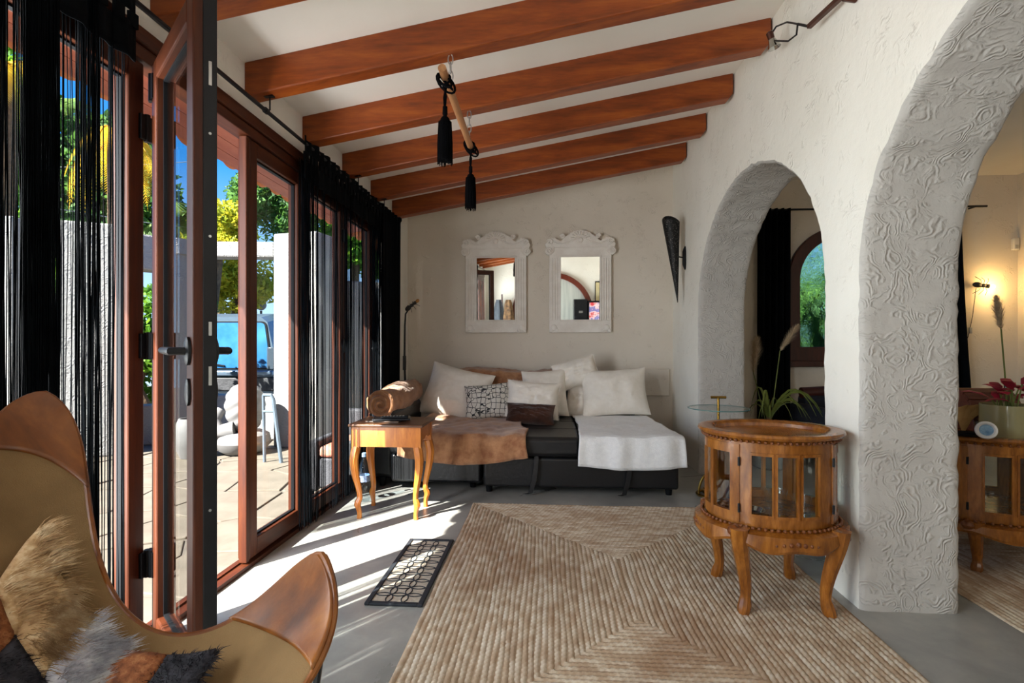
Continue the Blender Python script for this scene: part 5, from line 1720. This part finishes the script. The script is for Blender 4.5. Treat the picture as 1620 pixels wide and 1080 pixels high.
def heading(T, y0, y1, seed):
    """tab heading: bands gathered on the rod with open slots between"""
    rg = random.Random(seed)
    n_ = max(6, int((y1 - y0) / 0.01))
    def band(z0, z1_, amp):
        def fn(u, v_):
            y = y0 + (y1 - y0) * u
            return Vector((CXR + 0.012 + amp * math.sin(y * 75) + amp * 0.6 * math.sin(y * 31 + 1), y, z0 + (z1_ - z0) * v_ + 0.006 * math.sin(y * 40) * v_))
        o = obj('heading_band', G().grid(fn, n_, 3), M['blackcloth'], T, recalc=False)
        o.modifiers.new('thickness', 'SOLIDIFY').thickness = 0.003
    band(2.225, 2.31, 0.008)
    band(2.07, 2.185, 0.006)
    k = y0 + 0.01; i = 0
    while k < y1:
        w = rg.uniform(0.02, 0.045)
        obj('heading_tab', G().box(CXR + 0.006, CXR + 0.02, k, min(y1, k + w), 2.18, 2.228), M['blackcloth'], T, smooth=False)
        k += w + rg.uniform(0.018, 0.04)
c1 = thing('string_curtain', 'black string curtain hanging close to the viewer at the left edge', 'curtain', (CXR, 1.2, 0.03), 'black string curtains')
heading(c1, 0.45, 1.66, 1)
obj('strings', strands([(1.290, 1.385, 190, 0.02), (1.388, 1.452, 12, 0.012), (1.452, 1.520, 60, 0.018), (1.52, 1.625, 15, 0.012), (1.25, 1.285, 8, 0.012), (1.19, 1.25, 60, 0.02), (0.80, 1.19, 330, 0.02), (0.5, 0.80, 50, 0.02)], 3), M['strand'], c1, recalc=False, kind='stuff')
c2_ = thing('string_curtain', 'black string curtain hanging behind the sunlit side table', 'curtain', (CXR, 3.6, 0.03), 'black string curtains')
heading(c2_, 2.86, 4.30, 2)
obj('strings', strands([(2.87, 3.03, 60, 0.02), (3.03, 3.12, 6, 0.010), (3.12, 3.17, 10, 0.010), (3.17, 3.32, 8, 0.010), (3.32, 3.37, 10, 0.010), (3.37, 3.52, 8, 0.010), (3.52, 3.65, 36, 0.02), (3.65, 3.80, 8, 0.012), (3.80, 3.86, 16, 0.014), (3.86, 4.06, 8, 0.012), (4.06, 4.30, 80, 0.02)], 5), M['strand'], c2_, recalc=False, kind='stuff')
def drape_g(x, y0, y1, z0, z1_, amp, n_f, sweep=0.0, dirx=(0, 1)):
    def fn(u, v_):
        z = z1_ + (z0 - z1_) * v_
        y = y0 + (y1 - y0) * u
        e = amp * (0.5 + 0.5 * v_)
        off = e * math.sin(u * n_f * 2 * PI + 0.4 * math.sin(v_ * 3)) + 0.4 * e * math.sin(u * n_f * 4.3 * PI + 1 + v_)
        return (x, y + sweep * v_ * u, off, z)
    return fn
f_ = drape_g(CXR, 4.27, 4.82, 0.02, 2.31, 0.022, 6, 0.0)
def dr1(u, v_):
    x, y, o_, z = f_(u, v_)
    y -= 0.10 * u * v_
    return Vector((x + o_ + 0.01, y, z))
dp = thing('drape', 'dense black cloth drape in the back corner beside the lamp', 'curtain', (CXR, 4.55, 0.02))
o = obj('cloth', G().grid(dr1, 70, 20), M['blackcloth'], dp, recalc=False)
o.modifiers.new('thickness', 'SOLIDIFY').thickness = 0.003
obj('knot', G().ball((CXR + 0.012, 4.79, 2.30), 0.02, 0.03, 0.025), M['blackcloth'], dp)

# ---------------- side room: drapes, chair, plant, things on the low cabinet
sr = thing('curtain_rod', 'black curtain rod above the arched window of the side room', 'curtain rod', (3.1, YB - 0.08, 2.47))
obj('rod', G().tube([(1.9, YB - 0.09, 2.47), (4.3, YB - 0.09, 2.47)], 0.010, 8), M['blackmetal'], sr)
for x in (2.0, 4.2):
    obj('bracket', G().tube([(x, YB, 2.47), (x, YB - 0.09, 2.47)], 0.008, 6), M['blackmetal'], sr)
def side_drape(label, x0, x1, flare):
    def fn(u, v_):
        x = x0 + (x1 - x0) * u + flare * u * v_ ** 1.5
        z = 2.48 - 2.46 * v_
        off = 0.03 * math.sin(u * 5 * 2 * PI + v_) + 0.012 * math.sin(u * 33)
        return Vector((x, YB - 0.09 + off, z))
    T = thing('drape', label, 'curtain', (0.5 * (x0 + x1), YB - 0.09, 0.02), 'drapes of the side room window')
    o = obj('cloth', G().grid(fn, 60, 14), M['blackcloth'], T, recalc=False)
    o.modifiers.new('thickness', 'SOLIDIFY').thickness = 0.003
side_drape('black drape left of the arched window in the side room', 2.12, 2.44, 0.0)
side_drape('black drape right of the arched window, flaring towards the floor', 3.62, 4.06, 0.16)
M['navy'] = plain('dark_navy_cloth', '#10131c', '#1a2030', 0.9, bump=0.2)
M['oxblood'] = plain('dark_red_leather', '#2f0f0c', '#451a14', 0.45)
ac_ = thing('armchair', 'dark armchair with red-brown top below the arched window', 'armchair', (2.85, 4.95, 0))
obj('seat', G().box(2.50, 3.20, 4.60, 5.15, 0.10, 0.42), M['navy'], ac_, bevel=0.04)
obj('backrest', G().box(2.48, 3.22, 5.10, 5.30, 0.10, 0.62), M['navy'], ac_, bevel=0.04)
obj('top_roll', G().tube([(2.48, 5.20, 0.64), (2.85, 5.20, 0.66), (3.22, 5.20, 0.64)], 0.055, 14), M['oxblood'], ac_)
for x in (2.44, 3.26):
    obj('arm', G().box(x - 0.06, x + 0.06, 4.60, 5.25, 0.10, 0.55), M['navy'], ac_, bevel=0.04)
for x, y in ((2.48, 4.66), (3.22, 4.66), (2.48, 5.2), (3.22, 5.2)):
    obj('leg', G().lathe([(0.02, 0), (0.025, 0.11)], (x, y, 0), 10), M['darkwood'], ac_)
# yucca-like plant with pampas plumes
M['blade'] = plain('plant_blade', '#4a5a22', '#7a8238', 0.6, scale=3)
M['pampas'] = fur('pampas', '#a58e70', '#cdb896', 30)
px_, py_ = 2.0, 4.78
ptl = thing('potted_plant', 'long-leaved plant with two pampas plumes behind the small arch', 'plant', (px_, py_, 0))
obj('pot', G().lathe([(0.11, 0), (0.15, 0.02), (0.17, 0.30), (0.16, 0.30), (0.155, 0.27), (0.0, 0.27)], (px_, py_, 0), 24), plain('dark_pot', '#2a2522', '#38312c', 0.6), ptl)
rg = random.Random(4)
for k in range(20):
    a = rg.uniform(0, 2 * PI); L_ = rg.uniform(0.35, 0.6); h = rg.uniform(0.30, 0.75)
    pts = []
    for i in range(8):
        q = i / 7
        pts.append((px_ + L_ * q * math.cos(a) * (0.8 if math.cos(a) > 0 else 0.42), py_ + L_ * q * math.sin(a) * 0.6, 0.42 + h * (1.6 * q - 1.5 * q * q)))
    obj('leaf', G().tube(pts, [0.012, 0.014, 0.014, 0.013, 0.012, 0.009, 0.006, 0.002], 4, flat=0.2), M['blade'], ptl)
obj('stem', G().tube([(px_, py_, 0.2), (px_, py_, 0.55)], 0.022, 8), M['bark'], ptl)
def plume(T, base, tip, r, seed, mat, stem_from, n_=420):
    base, tip = Vector(base), Vector(tip)
    obj('plume_stem', G().tube([stem_from, base, base.lerp(tip, 0.8)], 0.004, 6), M['blade'], T)
    g = G(); rg = random.Random(seed)
    d = (tip - base)
    for k in range(n_):
        q = rg.random()
        p = base + d * q
        w = r * math.sin(PI * (0.12 + 0.85 * q)) ** 0.8
        o_ = Vector((rg.gauss(0, 1), rg.gauss(0, 1), rg.gauss(0, 1))).normalized() * w
        e = p + o_ + d.normalized() * w * 1.2
        s_ = o_.cross(d).normalized() * 0.0022
        g.add([p - s_, p + s_, e], [(0, 1, 2)])
    obj('plume', g, mat, T, recalc=False, smooth=False, kind='stuff')
b0, t0 = by_y(1192, 590, 4.85), by_y(1197, 535, 4.85)
plume(ptl, b0, t0, 0.075, 1, M['pampas'], (px_, py_, 0.3), 700)
b0, t0 = by_y(1234, 555, 4.75), by_y(1262, 515, 4.75)
plume(ptl, b0, t0, 0.055, 2, M['pampas'], (px_, py_, 0.3), 700)
# motion sensor in the corner
ps = by_y(1606, 386, YB - 0.02)
pst = thing('motion_sensor', 'small white motion sensor in the side room corner', 'sensor', (ps.x, YB, ps.z))
obj('housing', G().box(ps.x - 0.03, ps.x + 0.03, YB - 0.04, YB, ps.z - 0.06, ps.z + 0.06), plain('white_plastic', '#dcd8d0', None, 0.5), pst, bevel=0.01)
obj('lens', G().box(ps.x - 0.015, ps.x + 0.015, YB - 0.043, YB - 0.038, ps.z - 0.045, ps.z - 0.01), M['steel'], pst, bevel=0.004)
# on the low cabinet
ct = 0.66
vz = 0.636
M['vasebeige'] = plain('olive_glaze', '#8f8860', '#a8a076', 0.12, scale=3)
vx, vy = by_depth(1598, 690, 2.62).x, by_depth(1598, 690, 2.62).y
vp = thing('flower_pot', 'wide glossy olive pot with a red orchid on the low cabinet', 'flower pot', (vx, vy, vz + 0.001))
obj('pot', G().lathe([(0.118, vz + 0.001), (0.120, vz + 0.02), (0.120, vz + 0.165), (0.113, vz + 0.165), (0.112, vz + 0.13), (0.0, vz + 0.13)], (vx, vy, 0), 36), M['vasebeige'], vp)
M['petal'] = plain('crimson_petal', '#7d0f2a', '#b01c3c', 0.55, scale=12)
rg = random.Random(12)
for k in range(15):
    a = rg.uniform(0, 2 * PI); L_ = rg.uniform(0.08, 0.16)
    st_ = Vector((vx + rg.uniform(-0.05, 0.05), vy + rg.uniform(-0.04, 0.04), vz + 0.13))
    h = rg.uniform(0.05, 0.14)
    mid = st_ + Vector((0.3 * L_ * math.cos(a), 0.3 * L_ * math.sin(a), h))
    tip = mid + Vector((L_ * math.cos(a) * 0.8, L_ * math.sin(a) * 0.8, rg.uniform(-0.03, 0.05)))
    obj('stem', G().tube([st_, mid], 0.0035, 6), M['blade'], vp)
    obj('petal', G().tube([mid, mid.lerp(tip, 0.3) + Vector((0, 0, 0.012)), mid.lerp(tip, 0.7) + Vector((0, 0, 0.012)), tip], [0.006, 0.026, 0.022, 0.002], 8, flat=0.18), M['petal'], vp)
# round white desk clock
qx = by_depth(1560, 670, 2.42)
ck = thing('desk_clock', 'round white framed desk clock with blue face', 'clock', (qx.x, qx.y, vz + 0.024))
RM = Matrix.Rotation(PI / 2 - 0.18, 3, 'X'); RZm = Matrix.Rotation(-0.55, 3, 'Z')
cz_ = vz + 0.024 + 0.042
obj('frame', G().lathe([(0.026, 0.008), (0.032, 0.015), (0.040, 0.012), (0.042, 0.0), (0.039, -0.014), (0.0, -0.014)], (qx.x, qx.y, cz_), 32, M=RZm @ RM, cap=False), plain('white_enamel', '#d9d9d8', None, 0.35), ck)
obj('face', G().lathe([(0.0275, 0.003), (0.0275, 0.007)], (qx.x, qx.y, cz_), 28, M=RZm @ RM), plain('blue_dial', '#3f6f9c', '#8fb4cf', 0.3, scale=40), ck)
# small glass tumbler
tg = by_depth(1553, 660, 2.55)
vessel('tumbler', 'small clear tumbler behind the white desk clock', 'glass', tg.x, tg.y, vz + 0.001, [(0.024, 0), (0.025, 0.003), (0.03, 0.085), (0.028, 0.085), (0.024, 0.008)], group=None)
# slatted wooden chest
wx_ = by_depth(1548, 650, 2.90)
M['chestwood'] = wood('red_brown_slats', '#3a1409', '#5a2412', '#70331c', (1, 5, 5), 6, 0.45, 0.2)
cht = thing('slatted_box', 'small domed box of red-brown wooden slats on the low cabinet', 'box', (wx_.x, wx_.y, vz))
n_s = 9
for k in range(n_s):
    a0_, a1_ = PI * k / n_s, PI * (k + 0.9) / n_s
    pr = [(0.135 * math.cos(a0_), 0.06 + 0.165 * math.sin(a0_)), (0.135 * math.cos(a1_), 0.06 + 0.165 * math.sin(a1_)), (0.122 * math.cos(a1_), 0.06 + 0.15 * math.sin(a1_)), (0.122 * math.cos(a0_), 0.06 + 0.15 * math.sin(a0_))]
    obj('slat', G().prism(pr, -0.13, 0.13, map3=lambda a, b, h: Vector((wx_.x + h, wx_.y + a, vz + b + 0.002))), M['chestwood'], cht, smooth=False)
obj('lower_case', G().box(wx_.x - 0.13, wx_.x + 0.13, wx_.y - 0.132, wx_.y + 0.132, vz + 0.001, vz + 0.065), M['chestwood'], cht, bevel=0.004)
for s_ in (-1, 1):
    obj('end_panel', G().prism([(0.121 * math.cos(PI * i / 12), 0.06 + 0.149 * math.sin(PI * i / 12)) for i in range(13)], s_ * 0.125 - 0.004, s_ * 0.125 + 0.004, map3=lambda a, b, h: Vector((wx_.x + h, wx_.y + a, vz + b + 0.002))), M['chestwood'], cht)
# black tray at the cabinet's left end
tr = by_depth(1527, 690, 2.52)
o = obj('tray', G().lathe([(0.0, 0.0), (0.055, 0.0), (0.07, 0.012), (0.068, 0.014), (0.053, 0.004)], (tr.x, tr.y, vz + 0.025), 28, cap=False), M['gasket'], loc=(tr.x, tr.y, vz + 0.025))
setp(o, 'small round black tray at the end of the low cabinet', 'tray')
# dried leaf fan beside the chest
dl = by_depth(1524, 655, 2.75)
dlt = thing('dried_leaf', 'curled tan dried leaf leaning by the slatted box', 'dried leaf', (dl.x, dl.y, vz))
M['dry'] = plain('dried_leaf_tan', '#8f6a3c', '#b8935c', 0.8, scale=10)
for k in range(3):
    a = -0.5 + 0.5 * k
    o = obj('blade', G().tube([(dl.x, dl.y, vz), (dl.x + 0.03 * a, dl.y - 0.01, vz + 0.08), (dl.x + 0.08 * a + 0.02, dl.y - 0.02, vz + 0.13), (dl.x + 0.12 * a + 0.06, dl.y - 0.03, vz + 0.15)], [0.006, 0.025, 0.03, 0.004], 8, flat=0.15), M['dry'], dlt)
# pampas stem in a slim bottle
sb = by_depth(1592, 640, 2.98)
sbt = thing('bud_vase', 'slim green bottle holding one lamplit pampas plume', 'vase', (sb.x, sb.y, vz))
obj('bottle', G().lathe([(0.03, vz + 0.001), (0.032, vz + 0.10), (0.028, vz + 0.13), (0.012, vz + 0.17), (0.011, vz + 0.24), (0.009, vz + 0.24)], (sb.x, sb.y, 0), 18, cap=False), plain('dark_green_glass', '#2f3a1c', '#3f4a24', 0.1), sbt)
bt, tt = by_depth(1584, 522, 2.98), by_depth(1576, 470, 2.98)
plume(sbt, bt, tt, 0.045, 3, M['pampas'], (sb.x, sb.y, vz + 0.2), 700)

# ---------------- the rear of the room, seen in the mirrors
M['redwood'] = wood('red_brown_arch_wood', '#4a1a0e', '#632616', '#7a3420', (5, 5, 0.6), 4, 0.4, 0.1)
wr_ = thing('door_11', None, None, (0.1, YR, 0), kind='structure')
obj('frame', arch_ring(G(), 0.12, 0.98, 0.86, 1.28, 0.0, 0.02, YR, YR + 0.09), M['redwood'], wr_, bevel=0.008)
obj('door_panel', G().prism(arch_poly(0.12, 0.87, 1.28, 0.02), YR + 0.004, YR + 0.02, map3=lambda a, b, h: Vector((a, h, b))), plain('pale_grey_curtain', '#a9ada6', '#c2c4bc', 0.9, scale=3, stretch=(6, 1, 0.3)), wr_)
bc = thing('speaker_tower', 'tall black cabinet reflected in the right mirror', 'cabinet', (0.80, -1.30, 0))
obj('case', G().box(0.62, 0.92, -1.55, -1.20, 0.0, 1.62), M['blackmetal'], bc, bevel=0.01)
obj('badge', G().box(0.73, 0.82, -1.20, -1.197, 1.30, 1.35), M['steel'], bc)
fr_ = thing('drinks_fridge', 'red and blue drinks fridge reflected in the right mirror', 'fridge', (1.10, -1.30, 0))
obj('case', G().box(0.94, 1.27, -1.55, -1.20, 0.0, 1.58), M['gasket'], fr_, bevel=0.01)
t = NT('fridge_print'); v = t.co('Object', (3, 3, 5))
t.color(t.ramp(t.noise(v, 1.6, 3), [(0.38, lin('#c01f22')), (0.48, lin('#e8d8d8')), (0.56, lin('#3a62b0')), (0.68, lin('#7fb4e0'))])); t.set(0.3)
t.b.inputs['Emission Color'].default_value = (0.5, 0.12, 0.14, 1); t.b.inputs['Emission Strength'].default_value = 0.25
obj('lit_front', G().box(0.97, 1.24, -1.20, -1.195, 0.15, 1.54), t.m, fr_)
ctn = thing('coat_stand', 'dark coats on a stand reflected in the left mirror', 'coat stand', (-1.08, -1.35, 0))
obj('pole', G().tube([(-1.08, -1.40, 0), (-1.08, -1.40, 1.75)], 0.02, 10), M['darkwood'], ctn)
obj('foot', G().lathe([(0.2, 0), (0.2, 0.02), (0.03, 0.05)], (-1.08, -1.40, 0), 20), M['darkwood'], ctn)
def coat(x0, mat, seed):
    def fn(u, v_):
        a = 2 * PI * u
        r = 0.05 + 0.13 * v_ ** 0.6 + 0.015 * math.sin(a * 5 + seed)
        return Vector((x0 + r * math.cos(a), -1.40 + 0.8 * r * math.sin(a), 1.62 - 1.0 * v_))
    return G().grid(fn, 30, 12)
obj('coat', coat(-1.16, 0, 1), plain('slate_coat', '#3c4148', '#4c525a', 0.95), ctn, recalc=False)
obj('coat', coat(-0.93, 0, 2), plain('patterned_coat', '#3a2a20', '#8a6a48', 0.95, scale=14), ctn, recalc=False)
pf = thing('picture', 'framed picture on the rear wall seen in the right mirror', 'picture', (1.22, YR, 1.9))
obj('frame', G().box(1.14, 1.30, YR, YR + 0.03, 1.55, 2.05), M['gasket'], pf, bevel=0.004)
obj('print', G().box(1.16, 1.29, YR + 0.03, YR + 0.033, 1.58, 2.02), plain('cream_print', '#c8b888', '#d8cba0', 0.8), pf)

# ---------------- butterfly chair in the foreground, with patchwork fur throw
BFp, FFp = Vector((-1.225, 1.17, 0.985)), Vector((-0.445, 0.985, 0.687))
axis = (FFp - BFp); axis.z = 0; axis.normalize()
perp = Vector((axis.y, -axis.x, 0))            # towards the viewer's side
if perp.y > 0: perp = -perp
BNp, FNp = Vector((-1.27, 0.40, 0.985)), Vector((-0.18, 0.30, 0.687))
KR = 0.48
SCL = 1 / math.sqrt(1 - KR)
def sling(a, b, lift=0.0):
    """a: -1 back .. 1 front, b: -1 far .. 1 near"""
    a2, b2 = a * math.sqrt(1 - KR * b * b) * SCL, b * math.sqrt(1 - KR * a * a) * SCL
    sa, sb = max(0.0, 1 - a * a), max(0.0, 1 - b * b)
    a3 = a2 * (1 - (1 - 1 / SCL + 0.16 - 0.06 * a) * sb ** 1.7)
    b3 = b2 * (1 - (1 - 1 / SCL + 0.24) * sa ** 1.7)
    u, v_ = (a3 + 1) / 2, (b3 + 1) / 2
    p = BFp * (1 - u) * (1 - v_) + FFp * u * (1 - v_) + BNp * (1 - u) * v_ + FNp * u * v_
    return p + Vector((0, 0, lift - (0.275 * sa ** 1.3 * (1 + 0.25 * a) + 0.17 * sb ** 1.3 - 0.06 * sa * sb)))
t = NT('tan_canvas'); v = t.co('Object')
t.color(t.ramp(t.noise(v, 7, 5), [(0.3, lin('#6f593b')), (0.7, lin('#836a48'))]))
t.bump(t.noise(v, 420, 3), 0.5, 0.002); t.set(0.9, 0, 0.15); M['canvas'] = t.m
t = NT('tan_leather'); v = t.co('Object', (1.5, 1.5, 0.8))
nn = t.noise(v, 5, 6, 0.6, 0.5)
t.color(t.ramp(nn, [(0.30, lin('#46230c')), (0.5, lin('#724014')), (0.7, lin('#925b24'))]))
t.bump(t.noise(v, 60, 4), 0.12, 0.003); t.set(0.30, 0, 0.5); M['leather'] = t.m
bf = thing('butterfly_chair', 'butterfly chair with tan canvas sling and brown leather corner pockets', 'chair', tuple(((BFp + FNp) / 2).xy) + (0,))
NG = 96
o = obj('canvas_sling', G().grid(lambda u, v_: sling(2 * u - 1, 2 * v_ - 1), NG, NG), M['canvas'], bf, recalc=False)
m_ = o.modifiers.new('thickness', 'SOLIDIFY'); m_.thickness = 0.006; m_.offset = 0
def pocket(sa, sb, thr):
    """rows across the diagonal, closing towards the rounded corner"""
    n_ = Vector((sa, sb, 0)) / math.sqrt(2)
    t_ = Vector((-sb, sa, 0)) / math.sqrt(2)
    def fn(u, v_):
        c_ = thr + (math.sqrt(2) - 1e-4 - thr) * v_
        q = n_ * c_ + t_ * ((2 * u - 1) * (math.sqrt(2) - c_))
        return sling(max(-1, min(1, q.x)), max(-1, min(1, q.y)))
    return G().grid(fn, 40, 24)
for sa, sb, thr in ((-1, -1, 1.10), (1, -1, 1.05), (-1, 1, 1.10), (1, 1, 1.05)):
    o = obj('leather_pocket', pocket(sa, sb, thr), M['leather'], bf, recalc=False)
    m_ = o.modifiers.new('thickness', 'SOLIDIFY'); m_.thickness = 0.022; m_.offset = 0
bnd = []
for i in range(60): bnd.append(sling(-1 + 2 * i / 60, -1))
for i in range(60): bnd.append(sling(1, -1 + 2 * i / 60))
for i in range(60): bnd.append(sling(1 - 2 * i / 60, 1))
for i in range(60): bnd.append(sling(-1, 1 - 2 * i / 60))
obj('edge_binding', G().tube(bnd, 0.0065, 8, closed=True), M['leather'], bf)
cen = (BFp + FFp + BNp + FNp) / 4
for p in (BFp, FFp, BNp, FNp):
    f0 = Vector((cen.x + (p.x - cen.x) * 0.72, cen.y + (p.y - cen.y) * 0.72, 0.008))
    p1 = p + Vector(((p.x - cen.x) * 0.04, (p.y - cen.y) * 0.04, -0.06))
    obj('frame_rod', G().tube([p1, p1.lerp(f0, 0.5) + (p1 - cen) * 0.05, f0], 0.007, 8), M['blackmetal'], bf)
for p, q in ((BFp, BNp), (FFp, FNp)):
    f0 = Vector((cen.x + (p.x - cen.x) * 0.72, cen.y + (p.y - cen.y) * 0.72, 0.008)); f1 = Vector((cen.x + (q.x - cen.x) * 0.72, cen.y + (q.y - cen.y) * 0.72, 0.008))
    obj('frame_rod', G().tube([f0, f1], 0.007, 8), M['blackmetal'], bf)

# patchwork throw
def furmat(name, c1, c2, c3, sc=25):
    t = NT(name); v = t.co('Object')
    t.color(t.ramp(t.noise(v, sc, 4, 0.7), [(0.32, lin(c1)), (0.5, lin(c2)), (0.68, lin(c3))]))
    t.set(0.7, 0, 0.25); return t.m
FM = {'tan': furmat('tan_long_fur', '#7a5a38', '#a88a62', '#cdb894'), 'rust': furmat('rust_curly_fur', '#5a3018', '#7e4a28', '#9a6a44', 60),
      'black': furmat('charcoal_fur', '#121216', '#24242a', '#3a3a42'), 'grey': furmat('grey_fur', '#6a6a70', '#9a9aa0', '#c2c0be')}
FL = {'tan': (0.055, 0.0011, 1500), 'rust': (0.020, 0.0012, 2600), 'black': (0.026, 0.0011, 2800), 'grey': (0.045, 0.0011, 1400)}
thw = thing('fur_throw', 'shaggy patchwork fur throw lying in the butterfly chair', 'throw', tuple(sling(-0.2, 0.1)))
kinds = [['tan', 'tan', 'grey', 'rust', 'black', 'grey'],
         ['rust', 'black', 'black', 'tan', 'grey', 'tan'],
         ['black', 'tan', 'black', 'tan', 'black', 'rust'],
         ['tan', 'rust', 'black', 'tan', 'rust', 'black'],
         ['grey', 'black', 'tan', 'grey', 'black', 'tan']]
def thr_uv(i, j):
    """corner grid of patches -> sling parameters"""
    a = -0.50 + 0.195 * i - 0.02 * j
    b = -0.66 + 0.38 * j - 0.012 * i
    return a, b
def thr_pt(i, j, up=0.0):
    a, b = thr_uv(i, j)
    p = sling(max(-0.98, min(0.98, a)), max(-0.98, min(0.98, b)))
    e = 0.042 + 0.012 * mnoise.noise(Vector((i * 0.9, j * 0.9, 2.0)))
    return p + Vector((0, 0, e + up))
rgf = random.Random(31)
for j in range(4):
    for i in range(5):
        kd = kinds[j][i]
        g = G()
        pf_ = lambda u, v_: thr_pt(i + u, j + v_, 0.012 * math.sin(PI * u) ** 0.5 * math.sin(PI * v_) ** 0.5)
        g.grid(pf_, 8, 8)
        pt_ = obj('patch', g, FM[kd], thw, recalc=False)
        m_ = pt_.modifiers.new('thickness', 'SOLIDIFY'); m_.thickness = 0.012
        L_, w_, n_ = FL[kd]
        du = (thr_pt(i + 1, j + 0.5) - thr_pt(i, j + 0.5)).normalized()
        dv = (thr_pt(i + 0.5, j + 1) - thr_pt(i + 0.5, j)).normalized()
        nz = du.cross(dv).normalized()
        if nz.z < 0: nz = -nz
        comb = (du * rgf.uniform(0.3, 1.0) + dv * rgf.uniform(-0.6, 0.3)).normalized()
        g = G()
        for k in range(n_):
            u, v_ = rgf.uniform(0.0, 1.0), rgf.uniform(0.0, 1.0)
            p = pf_(u, v_)
            l_ = L_ * rgf.uniform(0.6, 1.15)
            lean = 0.9 if kd in ('tan', 'grey') else 0.5
            cl = Vector((mnoise.noise(p * 22), mnoise.noise(p * 22 + Vector((7, 0, 0))), 0.3 * mnoise.noise(p * 22 + Vector((0, 9, 0))))) * 0.9
            jit = Vector((rgf.gauss(0, 1), rgf.gauss(0, 1), rgf.gauss(0, 1))) * (0.18 if kd in ('tan', 'grey') else 0.55)
            d = (nz * 0.62 + comb * lean + cl + jit).normalized()
            s_ = d.cross(Vector((0.3, 1, 0.2)) + jit).normalized() * w_
            q1 = p + d * l_ * 0.5; q2 = p + d * l_ - Vector((0, 0, l_ * 0.22)) + comb * l_ * 0.1
            g.add([p - s_, p + s_, q1 + s_ * 0.75, q1 - s_ * 0.75, q2], [(0, 1, 2, 3), (3, 2, 4)])
        obj('fur', g, FM[kd], pt_, recalc=False, smooth=False, kind='stuff')
